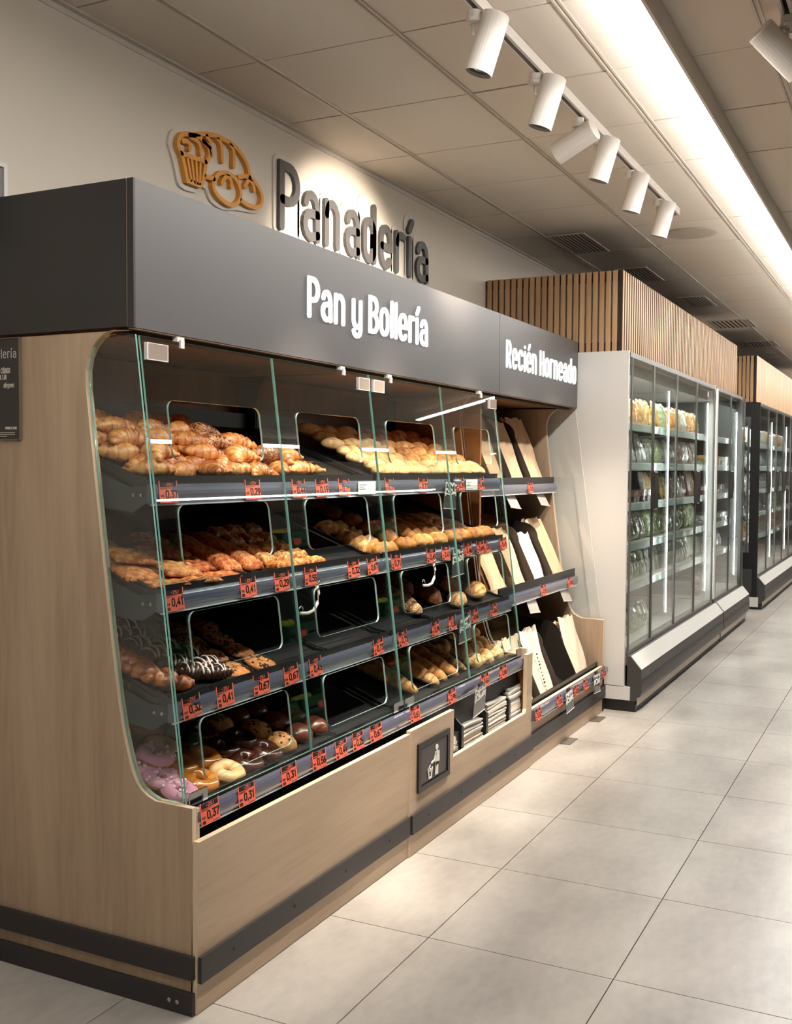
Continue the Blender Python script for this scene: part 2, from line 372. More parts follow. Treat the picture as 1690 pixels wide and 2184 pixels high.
def spot(x, y, d, label, power, size=45, ln=.175, rad=.042, drop=.05, off=(0,0,0), blend=.75, lamp=True):
    d = Vector(d).normalized()
    r = empty('spot_lamp', (x, y, ZC-.036), label, 'spot lamp', 'track spot lamps')
    MB().lathe([(.021,-.0005),(.021,-.022),(.024,-.024),(.024,-.034),(.012,-.038)], (x,y,ZC-.036), 16).build('adapter', M['lampwhite'], r, smooth=False)
    piv = Vector((x,y,ZC-.036-.036-drop))
    c = piv+Vector(off)
    MB().tube([(x,y,ZC-.07), (x,y,piv.z+.02), tuple(c)], .007, 8).build('stem', M['lampwhite'], r, smooth=True)
    # body along d, pivot a third of the way down
    Mx = aim(c-d*ln*.42, d)
    b = MB().lathe([(.03,0),(rad-.003,0),(rad,-.003),(rad,-ln),(rad-.0035,-ln),(rad-.0035,-ln+.012)], (0,0,0), 28).xform(Mx)
    b.build('body', M['lampwhite'], r, smooth=False)
    MB().lathe([(.001,-ln+.013),(rad-.004,-ln+.013),(rad-.004,-ln+.010),(.024,-ln+.012),(.020,-ln+.010),(.001,-ln+.006)], (0,0,0), 24).xform(Mx).build('reflector', M['lens'], r)
    if lamp:
        L = bpy.data.lights.new('spot_light', 'SPOT'); L.energy = power; L.color = (1.0, .86, .70); L.spot_size = R(size); L.spot_blend = blend; L.shadow_soft_size = .03
        lo = bpy.data.objects.new('spot_light', L); COL.objects.link(lo); lo.parent = r
        lo.matrix_local = Matrix.Translation(-ORG[r]) @ aim(c+d*(ln*.58+.012), d)
    return r
Y_L = -.372
SP = [(.856,(-.05,.30,-.95)),(1.412,(-.02,.30,-.95)),(1.922,None),(2.153,(.0,.29,-.95)),(2.719,(.03,.27,-.95)),(3.283,(.05,.27,-.95))]
spot(SP[0][0], Y_L, SP[0][1], 'white spot lamp nearest the camera on the long ceiling track', SPOT_W*1.5, off=(.01,-.045,-.0))
spot(SP[1][0], Y_L, SP[1][1], 'white spot lamp, second along the long track, tilted at the croissants', SPOT_W*1.5, off=(.01,-.045,-.0))
spot(SP[2][0], Y_L, (.12,.92,-.42), 'white spot lamp swung sideways at the wall sign, its round back showing', SPOT_W*1.5, size=70, off=(0.0,.0,-.005), drop=.04)
spot(SP[3][0], Y_L, SP[3][1], 'white spot lamp close behind the one swung sideways', SPOT_W*1.5, off=(.01,-.04,-.0))
spot(SP[4][0], Y_L, SP[4][1], 'white spot lamp, second from the far end of the long track', SPOT_W*1.6, off=(.01,-.03,-.0))
spot(SP[5][0], Y_L, SP[5][1], 'white spot lamp at the far end of the long track, by the round speaker', SPOT_W*1.6, off=(.01,-.03,-.0))
track(-1.205, -1.0, 1.43, 'short white light track at the top corner above the aisle')
spot(1.30, -1.205, (.45,-.6,-.62), 'white spot lamp on the short track, tilted away from the bakery', SPOT_W*.6, off=(0,.03,-.0))

# air vents and the round speaker
def vent(x0, x1, y0, y1, n, label):
    r = empty('air_vent', ((x0+x1)/2, (y0+y1)/2, ZC-.002), label, 'air vent', 'ceiling air vents')
    z0, z1 = ZC-.004, ZC-.001
    MB().box(x0, x1, y0, y0+.012, z0-.003, z1).box(x0, x1, y1-.012, y1, z0-.003, z1).box(x0, x0+.012, y0+.012, y1-.012, z0-.003, z1).box(x1-.012, x1, y0+.012, y1-.012, z0-.003, z1).build('frame', M['ceilbar'], r)
    box('backing', x0+.012, x1-.012, y0+.012, y1-.012, z1-.0012, z1-.0002, M['slat_edge'], r)
    st = (y1-y0-.024)/n
    me = MB().prism([(0,0),(st*.52,0),(st*.52,-.004),(0,-.004)], 'x', x0+.012-(x0+x1)/2, x1-.012-(x0+x1)/2).mesh('slat', M['ceilbar'])
    for k in range(n): link('slat', me, r, loc=(0, y0+.012+k*st+st*.24-(y0+y1)/2, z1-.0015-(ZC-.002)))
vent(4.0, 4.575, .225, .462, 9, 'slotted air vent in the ceiling just before the slatted wood')
vent(5.20, 5.775, .14, .36, 8, 'slotted air vent half hidden behind the near slatted valance')
vent(6.6, 7.175, .0, .22, 8, 'slotted air vent at the middle of the near slatted valance')
vent(8.1, 8.675, -.12, .26, 9, 'slotted air vent above the gap between the two valances')
vent(9.9, 10.475, -.12, .18, 8, 'slotted air vent above the far wooden valance')
sp = empty('ceiling_speaker', (4.30,-.335,ZC), 'round white speaker flush in the ceiling past the last spot lamp', 'speaker')
MB().lathe([(.001,-.002),(.138,-.002),(.150,-.004),(.150,-.0015)], (4.30,-.335,ZC), 48).build('ring', M['ceilbar'], sp)
MB().lathe([(.001,-.0045),(.128,-.0045),(.137,-.003)], (4.30,-.335,ZC), 48).build('grille', mat('speaker_grille', rgb(196,186,175), .8), sp)
# ------------------------------------------------------------------ rounded stroke lettering
def arc(cx, cy, rx, ry, a0, a1, n=8):
    return [(cx+rx*math.cos(R(a0+(a1-a0)*k/n)), cy+ry*math.sin(R(a0+(a1-a0)*k/n))) for k in range(n+1)]
def rrect(x0, y0, x1, y1, r, n=5):
    r = min(r, (x1-x0)/2, (y1-y0)/2)
    return arc(x1-r,y0+r,r,r,-90,0,n)+arc(x1-r,y1-r,r,r,0,90,n)+arc(x0+r,y1-r,r,r,90,180,n)+arc(x0+r,y0+r,r,r,180,270,n)
X = .76; Wd = .46; h = Wd/2
def _o(): return [rrect(0,0,Wd,X,h)+[(h,0)]]
G = {
 'o': _o(), 'a': [[(.03,X-.17)]+arc(h,X-h,h-.02,h,150,0,8)+[(Wd,0)], [(Wd,.43)]+[(h,.43)]+arc(h,.215,h,.215,90,270,8)+[(Wd,.06)]],
 'n': [[(0,0),(0,X)], arc(h,X-h,h,h,180,0,8)+[(Wd,0)]],
 'd': [rrect(0,0,Wd,X,h)+[(h,0)], [(Wd,0),(Wd,1.06)]],
 'e': [[(0,.38),(Wd,.38)]+arc(h,X-h,h,h,0,180,8)+arc(h,h,h,h,180,330,8)],
 'c': [arc(h,X-h,h,h,20,180,8)+arc(h,h,h,h,180,340,8)],
 'r': [[(0,0),(0,X)], arc(.2,X-.2,.2,.2,180,60,6)],
 'i': [[(0,0),(0,X)], [(0,.97),(0,.98)]], 'í': [[(0,0),(0,X)], [(-.02,.94),(.12,1.14)]], 'l': [[(0,0),(0,1.04)]],
 'é': [[(0,.38),(Wd,.38)]+arc(h,X-h,h,h,0,180,8)+arc(h,h,h,h,180,330,8), [(h-.04,.92),(h+.1,1.12)]],
 'y': [[(0,X)]+arc(h,h,h,h,180,360,8), [(Wd,X),(Wd,-.05)]+arc(h,-.05,h,h*.9,0,-160,7)],
 'g': [rrect(0,0,Wd,X,h)+[(h,0)], [(Wd,X),(Wd,-.08)]+arc(h,-.08,h,h*.8,0,-160,7)],
 's': [[(Wd,X-.1)]+arc(h,X-.2,h,.2,40,240,7)+arc(h,.2,h,.2,60,-140,7)],
 'P': [[(0,0),(0,1),(h,1)]+arc(h,.72,h+.03,.28,90,-90,9)+[(0,.44)]],
 'B': [[(0,0),(0,1),(h,1)]+arc(h,.76,h,.24,90,-90,8)+[(0,.52),(h,.52)]+arc(h,.26,h+.03,.26,90,-90,8)+[(0,0)]],
 'R': [[(0,0),(0,1),(h,1)]+arc(h,.73,h,.27,90,-90,8)+[(0,.46)], [(h,.46),(Wd,0)]],
 'H': [[(0,0),(0,1)], [(Wd,0),(Wd,1)], [(0,.5),(Wd,.5)]],
 'C': [arc(h,1-h,h,h,10,180,8)+arc(h,h,h,h,180,350,8)], 'O': [rrect(0,0,Wd,1,h)+[(h,0)]], 'Ó': [rrect(0,0,Wd,1,h)+[(h,0)], [(h,1.1),(h+.1,1.25)]],
 'D': [[(0,0),(0,1),(h,1)]+arc(h,1-h,h,h,90,0,6)+arc(h,h,h,h,0,-90,6)+[(0,0)]], 'I': [[(0,0),(0,1)]],
 'G': [arc(h,1-h,h,h,10,180,8)+arc(h,h,h,h,180,360,8)+[(Wd,.45),(h,.45)]], 'U': [[(0,1)]+arc(h,h,h,h,180,360,8)+[(Wd,1)]],
 'L': [[(0,1),(0,0),(Wd,0)]], 'T': [[(0,1),(Wd,1)], [(h,1),(h,0)]], 'A': [[(0,0),(h,1),(Wd,0)], [(.1,.35),(Wd-.1,.35)]],
 'E': [[(Wd,1),(0,1),(0,0),(Wd,0)], [(0,.52),(.38,.52)]], 'S': [[(Wd,.86)]+arc(h,.75,h,.25,30,250,7)+arc(h,.25,h,.25,70,-150,7)], 'N': [[(0,0),(0,1),(Wd,0),(Wd,1)]],
 '0': [rrect(0,0,Wd,1,h)+[(h,0)]], '1': [[(.1,.8),(h,1),(h,0)]], '2': [arc(h,1-h,h,h,160,0,7)+[(0,0),(Wd,0)]],
 '3': [[(0,1),(Wd,1),(h,.58)]+arc(h,.28,h,.28,90,-150,8)], '4': [[(.34,0),(.34,1),(0,.3),(Wd,.3)]], '5': [[(Wd,1),(.04,1),(0,.56),(h,.6)]+arc(h,.3,h,.3,80,-150,8)],
 '6': [[(.38,1)]+arc(h,.6,h,.3,120,180,3)+arc(h,.29,h,.29,180,540,10)], '7': [[(0,1),(Wd,1),(.16,0)]], '8': [arc(h,.76,h*.9,.24,-90,270,10)+arc(h,.26,h,.26,90,450,10)], '9': [arc(h,.7,h,.29,0,360,10)+[(Wd,.6),(.12,0)]], ',': [[(.1,.06),(.04,-.16)]], '-': [[(.05,.45),(.4,.45)]], '%': [[(.0,0),(.46,1)], [(.08,.85),(.09,.85)], [(.38,.15),(.39,.15)]],
}
ADV = {'i':0,'í':.02,'l':0,'r':.27,',':.1,'I':0,'1':.3}
def ribbon(mb, path, w, z0, z1, m=0, cap=6):
    """flat round-ended stroke in (u,v) extruded from depth z0 to z1, as (u, v, depth)"""
    P = [Vector((a,b)) for a,b in path]; Q = [P[0]]
    for p in P[1:]:
        if (p-Q[-1]).length > 1e-5: Q.append(p)
    P = Q; n = len(P); r = w/2
    if n == 1:
        outl = [(P[0].x+r*math.cos(2*math.pi*k/14), P[0].y+r*math.sin(2*math.pi*k/14)) for k in range(14)]
    else:
        closed = (P[0]-P[-1]).length < 1e-4 and n > 3
        if closed: P = P[:-1]; n -= 1
        Lf, Rt = [], []
        for i in range(n):
            if closed: a, b = P[i]-P[i-1], P[(i+1) % n]-P[i]
            else: a = P[i]-P[i-1] if i else P[1]-P[0]; b = P[i+1]-P[i] if i < n-1 else P[-1]-P[-2]
            a.normalize(); b.normalize(); t = a+b
            if t.length < 1e-4: t = a
            t.normalize(); nn = Vector((-t.y, t.x)); s = r/max(.45, nn.dot(Vector((-a.y, a.x))))
            Lf.append(P[i]+nn*s); Rt.append(P[i]-nn*s)
        def q(a0, a1, b1, b0):
            vs = [(p.x,p.y,z0) for p in (a0,a1,b1,b0)]+[(p.x,p.y,z1) for p in (a0,a1,b1,b0)]
            mb.add(vs, [(0,1,2,3),(7,6,5,4),(0,4,5,1),(2,6,7,3)], m)
        for i in range(n if closed else n-1): j = (i+1) % n; q(Lf[i], Lf[j], Rt[j], Rt[i])
        if closed: return
        for e, d in ((P[0], P[0]-P[1]), (P[-1], P[-1]-P[-2])):
            a0 = math.atan2(d.y, d.x)
            o = [(e.x+r*math.cos(a0-math.pi/2+math.pi*k/cap), e.y+r*math.sin(a0-math.pi/2+math.pi*k/cap)) for k in range(cap+1)]
            k = len(o); vs = [(a,b,z0) for a,b in o]+[(a,b,z1) for a,b in o]
            mb.add(vs, [tuple(range(k))[::-1], tuple(k+i for i in range(k))]+[(i,(i+1),k+i+1,k+i) for i in range(k-1)], m)
        return
    k = len(outl); vs = [(a,b,z0) for a,b in outl]+[(a,b,z1) for a,b in outl]
    mb.add(vs, [tuple(range(k))[::-1], tuple(k+i for i in range(k))]+[(i,(i+1) % k,k+(i+1) % k,k+i) for i in range(k)], m)
def text_width(t, gap): return sum((.34 if c == ' ' else ADV.get(c, Wd)+gap) for c in t)-gap
def glyph_mb(c, w, z0, z1, sx, sy, u0, v0):
    mb = MB()
    for st in G[c]: ribbon(mb, [(u0+a*sx, v0+b*sy) for a,b in st], w, z0, z1)
    return mb
def put(mb, fn): mb.v = [fn(*v) for v in mb.v]; return mb
FRONT = lambda u,v,d: (u, d, v)          # lettering that faces -y: depth is world y

def lettering(t, x0, x1, z0, capH, w, ya, yb, mat_, parent, name='letter', gap=.3):
    tw = text_width(t, gap); sx = (x1-x0)/tw; u = x0
    for c in t:
        if c == ' ': u += .34*sx; continue
        put(glyph_mb(c, w, ya, yb, sx, capH, u, z0), FRONT).build(name, mat_, parent)
        u += (ADV.get(c, Wd)+gap)*sx

# the bakery name on the wall
ws = empty('wall_sign', (2.25, WY-.012, 2.337), 'dark raised letters spelling Panadería on the wall above the canopy', 'sign')
PW = [('P',1.548,1.66),('a',1.728,1.83),('n',1.905,2.0),('a',2.09,2.19),('d',2.255,2.35),('e',2.425,2.52),('r',2.59,2.66),('í',2.735,2.76),('a',2.83,2.94)]
for c, a, b in PW:
    s = (b-a)/max(.02, ADV.get(c, Wd)) if c not in 'í' else .22
    put(glyph_mb(c, .037, WY-.022, WY-.0075, s, .232 if c not in 'P' else .245, a, 2.357), FRONT).build('letter', M['signletter'], ws)
    MB().prism(rrect(a-.042, 2.318, b+.042, 2.357+(.245+.045 if c in 'Pd' else (.30 if c == 'í' else .215)), .04), 'y', WY-.0068, WY-.0005).build('backing', M['signback'], ws)
lg = empty('bakery_logo', (1.13, WY-.012, 2.355), 'orange outline of a muffin, a loaf and two buns on the wall', 'logo')
LOGO = {'muffin_outline': [(0.897,2.471),(0.88,2.487),(0.878,2.51),(0.895,2.535),(0.928,2.548),(0.962,2.552),(0.992,2.556),(1.027,2.545),(1.049,2.533),(1.058,2.513),(1.047,2.489),(1.032,2.478)],
'muffin_cup': [(1.032,2.478),(0.897,2.471),(0.913,2.43),(0.928,2.386),(1.001,2.386),(1.017,2.401),(1.035,2.476)],
'cup_pleat': [[(0.928,2.464),(0.949,2.391)],[(0.952,2.461),(0.967,2.389)],[(0.977,2.463),(0.984,2.389)],[(1.002,2.466),(0.998,2.39)]],
'muffin_curl': [[(0.904,2.517),(0.928,2.521),(0.943,2.51),(0.94,2.497)],[(0.943,2.543),(0.982,2.539),(1.002,2.523),(1.005,2.499)],[(1.017,2.548),(1.058,2.535),(1.068,2.51)]],
'loaf_outline': [(0.938,2.546),(0.977,2.56),(1.037,2.578),(1.099,2.588),(1.163,2.588),(1.217,2.581),(1.262,2.561),(1.296,2.531),(1.31,2.495)],
'loaf_slash': [[(1.104,2.578),(1.126,2.566),(1.136,2.506)],[(1.185,2.579),(1.206,2.562),(1.206,2.505)],[(1.039,2.571),(1.058,2.559),(1.063,2.539)]],
'base_line': [(1.032,2.427),(1.083,2.429)],
'bun_outline': [[(1.099,2.443),(1.125,2.462),(1.174,2.471),(1.217,2.463),(1.245,2.437),(1.251,2.406),(1.228,2.375),(1.184,2.359),(1.13,2.366),(1.094,2.383),(1.078,2.41),(1.099,2.443)],[(1.24,2.475),(1.285,2.489),(1.337,2.485),(1.378,2.462),(1.396,2.433),(1.384,2.4),(1.348,2.386),(1.296,2.384),(1.253,2.391)]],
'bun_slash': [[(1.131,2.426),(1.141,2.441),(1.168,2.46),(1.19,2.446),(1.19,2.427)],[(1.279,2.449),(1.29,2.464),(1.308,2.482),(1.331,2.471),(1.342,2.45)]]}
def smooth_path(P, k=4):
    out = []; n = len(P)
    for i in range(n-1):
        p0, p1, p2, p3 = P[max(i-1,0)], P[i], P[i+1], P[min(i+2,n-1)]
        for s in range(k):
            t = s/k
            out.append(tuple(.5*((2*p1[c])+(-p0[c]+p2[c])*t+(2*p0[c]-5*p1[c]+4*p2[c]-p3[c])*t*t+(-p0[c]+3*p1[c]-3*p2[c]+p3[c])*t**3) for c in (0,1)))
    return out+[P[-1]]
for nm, P in LOGO.items():
    for st in (P if isinstance(P[0], list) else [P]):
        mb = MB(); ribbon(mb, smooth_path(st) if nm not in ('cup_pleat','muffin_cup','base_line') else st, .0165 if nm not in ('cup_pleat',) else .011, WY-.028, WY-.0095); put(mb, FRONT).build(nm, M['orange'], lg)
BK = [(0.843,2.494),(0.852,2.529),(0.876,2.552),(0.967,2.577),(1.048,2.597),(1.131,2.608),(1.206,2.607),(1.273,2.587),(1.331,2.543),(1.348,2.505),(1.414,2.471),(1.428,2.42),(1.402,2.381),(1.342,2.365),(1.251,2.355),(1.163,2.338),(1.088,2.35),(1.057,2.387),(1.027,2.388),(0.991,2.362),(0.908,2.363),(0.88,2.416),(0.866,2.451)]
MB().prism(smooth_path(BK+BK[:1], 3)[:-1], 'y', WY-.0095, WY-.0005).build('backing', M['signback'], lg)
nf = empty('notice_frame', (.02, WY-.008, 2.10), 'white framed notice on the wall behind the canopy, at the picture edge', 'notice')
MB().box(-.16, .112, WY-.006, WY-.001, 2.0, 2.228).build('sheet', mat('grey_print', rgb(140,134,132), .5), nf)
MB().box(-.172,.124, WY-.012,WY-.0008,2.226,2.238).box(.112,.124,WY-.012,WY-.0008,1.99,2.226).box(-.172,-.16,WY-.012,WY-.0008,1.99,2.226).box(-.16,.112,WY-.012,WY-.0008,1.99,2.0).build('frame', M['white'], nf)

# ------------------------------------------------------------------ canopy
CYF, CZ0, CZ1, CXE = .189, 1.730, 2.104, 3.797
cp = empty('canopy', (1.9, .48, CZ0), 'charcoal canopy box with lit white lettering over the bakery counter', 'canopy')
MB().box(.004, 2.552, CYF, CYF+.019, CZ0, CZ1).build('fascia_board', M['fascia'], cp)
MB().box(2.556, CXE, CYF, CYF+.019, CZ0, CZ1).build('fascia_board', M['fascia'], cp)
MB().box(-.004, .0035, CYF-.0005, CYF+.0195, CZ0, CZ1).build('corner_strip', M['char'], cp)
MB().box(-.004, .012, CYF+.0245, WY-.001, CZ0+.003, CZ1).build('side_board', M['char'], cp)
MB().box(-.002, .010, CYF+.0197, CYF+.0243, CZ0+.003, CZ1-.003).build('shadow_gap', mat('canopy_gap', rgb(150,135,120), .6), cp)
MB().box(.012, CXE, CYF+.02, WY-.001, CZ1-.018, CZ1-.002).build('top_board', M['char'], cp)
MB().box(.012, CXE, CYF+.02, WY-.001, CZ0+.002, CZ0+.016).build('soffit', M['oak_in'], cp)
MB().box(.015, CXE-.01, CYF+.03, CYF+.075, CZ0-.012, CZ0+.0015).build('soffit_rail', M['slat_edge'], cp)
MB().box(-.003, CXE, CYF+.002, CYF+.017, CZ0-.004, CZ0-.0002).build('lower_edge', mat('brown_edge', rgb(112,84,62), .5), cp)
lettering('Pan y Bollería', .838, 1.735, 1.870, .118, .0175, CYF-.008, CYF-.0004, M['litletter'], cp, gap=.31)
lettering('Recién Horneado', 2.642, 3.742, 1.866, .118, .0150, CYF-.008, CYF-.0004, M['litletter'], cp, gap=.36)

# ------------------------------------------------------------------ bakery cabinets
GK = .1229
def gy(z): return .045+GK*(z-.53)              # y of the sloping door glass at height z
ZF = [1.345, 1.065, .785, .512]; YF = [.165, .135, .10, .066]; SL = .38; YB = .70
def shelf_z(i, y): return ZF[i]+SL*max(0., y-YF[i]-.06)
TILT = math.atan(SL)
m1 = empty('display_cabinet', (.61, .38, 0), 'oak bakery cabinet with glass doors, the near unit with doughnuts and croissants', 'cabinet', 'oak bakery units')
m2 = empty('display_cabinet', (1.87, .38, 0), 'oak bakery cabinet with glass doors and a waste flap, the middle unit with baguettes', 'cabinet', 'oak bakery units')
m3 = empty('bag_stand', (3.13, .38, 0), 'open oak stand of paper bags at the far end of the bakery', 'bag stand', 'oak bakery units')

CUT = [(.128,.527),(.153,.536),(.176,.55),(.191,.568),(.205,.595),(.214,.623),(.234,.694),(.252,.79),(.290,1.068),(.327,1.372),(.346,1.53),(.352,1.58),(.353,1.628),(.346,1.66),(.332,1.686),(.312,1.706),(.288,1.72),(.262,1.7275)]
def side_poly(front=.012, ztop=CZ0-.005):
    return [(front,0),(front,.525)]+CUT+[(.21,ztop),(WY-.003,ztop),(WY-.003,0)]
MB().prism(side_poly(), 'x', .0, .018, 0, 1).build('side_panel', [M['oak_v'], M['oak_edge']], m1)
inner = [(.012,0),(.012,.519)]+[(a+.004,b) for a,b in CUT[:-1]]+[(.262,1.7205),(WY-.003,1.7205),(WY-.003,0)]
MB().prism(inner, 'x', .0195, .030, 0, 1).build('inner_side_panel', [M['oak_in'], M['oak_edge']], m1)
def sheet(mb_poly, x0, x1, parent, name='side_glass', mm=None):
    return MB().prism(mb_poly, 'x', x0, x1, 0, 1).build(name, mm or [M['glass'], M['glass_edge']], parent)
sg = [(gy(.532)+.004,.532),(.118,.532)]+[(a-.003,b+.002) for a,b in CUT[:-2]]+[(gy(1.715)+.006,1.715)]
sheet(sg, .010, .016, m1)
# rubbing strips on the near side
for a, b in ((.0005,.057),(.092,.151)):
    MB().box(-.012, -.0005, .004, WY-.01, a, b).build('side_strip', M['strip'], m1)
for yy in (.075,.05): MB().lathe([(.006,0),(.006,.0025),(.003,.003)], (0,0,0), 10).xform(Matrix.Translation((-.012,yy,.030)) @ Matrix.Rotation(R(-90),4,'Y')).build('screw', M['chrome'], m1)
# lower fronts, each leaning a touch
def front_panel(poly, y, parent, lean=-.009, hh=.45, name='front_panel'):
    mb = MB().prism(poly, 'y', y, y+.018, 0, 1)
    mb.v = [(a, b+lean*c/hh, c) for a,b,c in mb.v]
    return mb.build(name, [M['oak_h'], M['oak_edge']], parent)
front_panel([(.0,.002),(1.206,.002),(1.206,.443),(.0,.443)], .0, m1)
front_panel([(1.211,.002),(2.497,.002),(2.497,.533),(2.425,.533),(2.425,.285),(2.410,.268),(1.592,.268),(1.592,.452),(1.211,.452)], -.006, m2, lean=-.004)
front_panel([(2.501,.002),(3.762,.002),(3.762,.262),(2.501,.262)], .0, m3, lean=0)
def strip(x0, x1, y, parent, lean=-.002):
    MB().box(x0, x1, y-.010, y-.0003, .082, .150).build('rubbing_strip', M['strip'], parent)
    k = x0+.14
    me = None
    while k < x1-.05:
        MB().lathe([(.0042,0),(.0042,.0018),(.002,.002)], (0,0,0), 8).xform(Matrix.Translation((k,y-.010,.117)) @ Matrix.Rotation(R(90),4,'X')).build('screw', M['black'], parent); k += .30
strip(.002, 1.203, -.004, m1); strip(1.213, 2.499, -.0085, m2); strip(2.503, 3.760, -.001, m3)
# backs, carcass
for p_, a, b in ((m1,.031,1.247),(m2,1.253,2.497),(m3,2.523,3.728)):
    MB().box(a, b, WY-.022, WY-.004, .08, 1.722).build('back_panel', M['oak_in'], p_)
    MB().box(a, b, .05, WY-.022, .06, .078).build('floor_board', M['black'], p_)
def open_frame(x0, x1, parent, nm):
    """black upright between units, open in the middle with a rounded corner"""
    t = 1.7
    pol = [(.669,.09),(.669,1.64),(.665,1.675),(.655,1.70),(.635,1.716),(.60,1.72),(.24,1.72),(.24,1.7215),(WY-.023,1.7215),(WY-.023,.09)]
    MB().prism(pol, 'x', x0, x1).build(nm, M['shelf'], parent)
open_frame(1.243, 1.2465, m1, 'upright'); open_frame(1.2535, 1.257, m2, 'upright')
# end of the glazed part: oak panel with black upright
endp = [(.02,.09),(.02,.519)]+[(a+.004,b) for a,b in CUT[:-1]]+[(.262,1.7205),(WY-.023,1.7205),(WY-.023,.09)]
MB().prism(endp, 'x', 2.478, 2.490, 0, 1).build('end_panel', [M['oak_in'], M['oak_edge']], m2)
MB().box(2.471, 2.4775, .695, WY-.024, .6, 1.7).build('upright', M['shelf'], m2)
sheet(sg, 2.491, 2.496, m2, mm=[M['clearglass'], M['acrylic_edge']])
MB().box(2.476, 2.498, .012, .05, .455, .552).build('end_post', M['oak_edge'], m2)
# rails and shelves
def rail_sec(y, z1, hgt, th=.012):
    P = []
    for k in range(7):
        a = k/6; P.append((y-.010*math.sin(math.pi*(.15+.75*a))-.004*(1-a), z1-hgt*a))
    return P+[(y+th, z1-hgt), (y+th, z1)]
def price_rail(parent, y, z1, hgt, x0, x1):
    MB().prism(rail_sec(y, z1, hgt), 'x', x0, x1).build('price_rail', M['rail'], parent, smooth=False)
    ye = y-.010*math.sin(math.pi*.9)
    MB().box(x0, x1, ye-.004, ye+.004, z1-hgt-.0035, z1-hgt-.0002).build('rail_edge', M['railedge'], parent)
RAILZ = [(1.334,.052,.160),(1.055,.050,.130),(.776,.050,.095),(.514,.046,.022)]
for p_, a, b in ((m1,.034,1.240),(m2,1.260,2.468)):
    for i in range(4):
        yf, zf = YF[i], ZF[i]; zb = shelf_z(i, YB)
        MB().prism([(yf,zf),(yf+.06,zf),(YB,zb),(YB,zb-.012),(yf+.065,zf-.014),(yf+.004,zf-.05),(yf,zf-.05)], 'x', a, b).build('shelf', M['shelf'], p_)
        MB().prism([(YB+.0005,zb-.012),(YB+.0005,zb+.055),(YB+.004,zb+.055),(YB+.004,zb-.012)], 'x', a, b).build('back_stop', M['shelf'], p_)
        MB().box(a, b, yf-.004, yf-.0003, zf-.012, zf+.010).build('front_lip', M['plastic_black'], p_)
        L_ = b-a
        for k in range(4):       # shallow black trays on the slope
            x0 = a+k*L_/3
            if k < 3: 
                xx0, xx1 = x0+.006, x0+L_/3-.006
                for u0, u1 in ((xx0,xx0+.006),(xx1-.006,xx1)):
                    rim = MB().prism([(yf+.02,zf+.0003),(yf+.06,zf+.0003),(YB-.02,shelf_z(i,YB-.02)+.0003),(YB-.02,shelf_z(i,YB-.02)+.014),(yf+.06,zf+.012),(yf+.02,zf+.006)], 'x', u0, u1)
                    rim.build('tray_rim', M['plastic_black'], p_)
        if p_ is m1:
            MB().prism([(yf+.004,zf-.052),(yf+.004,zf-.016),(yf+.07,zf-.018),(yf+.16,zf+.012),(yf+.16,zf-.075),(yf+.06,zf-.085)], 'x', .0305, .0335).build('bracket', mat('bracket_grey', rgb(58,62,68), .4) if i == 0 else bpy.data.materials['bracket_grey'], p_)
            for q in (.03,.055): MB().lathe([(.005,0),(.005,.002),(.002,.003)], (0,0,0), 10).xform(Matrix.Translation((.0305,yf+q,zf-.04)) @ Matrix.Rotation(R(-90),4,'Y')).build('rivet', M['chrome'], p_)
        rz, rh, ry = RAILZ[i]
        price_rail(p_, ry, rz, rh, a-.01 if i < 3 else a-.012, b+.008)
    MB().box(a, b, .030, .055, .470, .500).build('sill_bar', M['plastic_black'], p_)
    MB().box(a-.012 if p_ is m1 else a, b, .024, .060, .5065, .5115).build('sill_plate', M['black'], p_)
    MB().prism([(.052,.08),(.056,.08),(.056,.469),(.052,.469)], 'x', a, b).build('inner_front', M['black'], p_)
# glass doors with four hand openings each
def door_mesh(wid, zb, zt, holes, th=.006):
    cu = bpy.data.curves.new('tmp', 'CURVE'); cu.dimensions = '2D'; cu.fill_mode = 'BOTH'; cu.extrude = th/2
    k = math.sqrt(1+GK*GK)
    def spl(P):
        s = cu.splines.new('POLY'); s.points.add(len(P)-1)
        for q, (a, b) in zip(s.points, P): q.co = (a, b, 0, 1)
        s.use_cyclic_u = True
    spl([(0,0),(wid,0),(wid,(zt-zb)*k),(0,(zt-zb)*k)])
    for (x0,x1,z0,z1) in holes: spl(rrect(x0,(z0-zb)*k,x1,(z1-zb)*k,.026,6))
    o = bpy.data.objects.new('tmp', cu); COL.objects.link(o)
    dg = bpy.context.evaluated_depsgraph_get(); me = bpy.data.meshes.new_from_object(o.evaluated_get(dg))
    bpy.data.objects.remove(o); bpy.data.curves.remove(cu)
    me.name = 'glass_door'; me.materials.clear()
    for m_ in (M['glass'], M['glass_edge'], M['glass_rim']): me.materials.append(m_)
    W_, H_ = wid, (zt-zb)*k
    for p in me.polygons:
        if abs(p.normal.z) < .5:
            c = p.center
            p.material_index = 1 if (c.x < .002 or c.x > W_-.002 or c.y < .002 or c.y > H_-.002) else 2
        else: p.material_index = 0
        p.use_smooth = False
    return me
HOLES = [(.722-.628,1.142-.628)]
COLS = [(.102,.527),(.731,1.143),(1.348,1.768),(1.972,2.372)]
ROWS = [(.564,.724),(.845,1.0),(1.121,1.278),(1.397,1.553)]
PANES = [(.018,.622),(.628,1.247),(1.253,1.872),(1.878,2.490)]
ZB, ZT = .520, 1.712
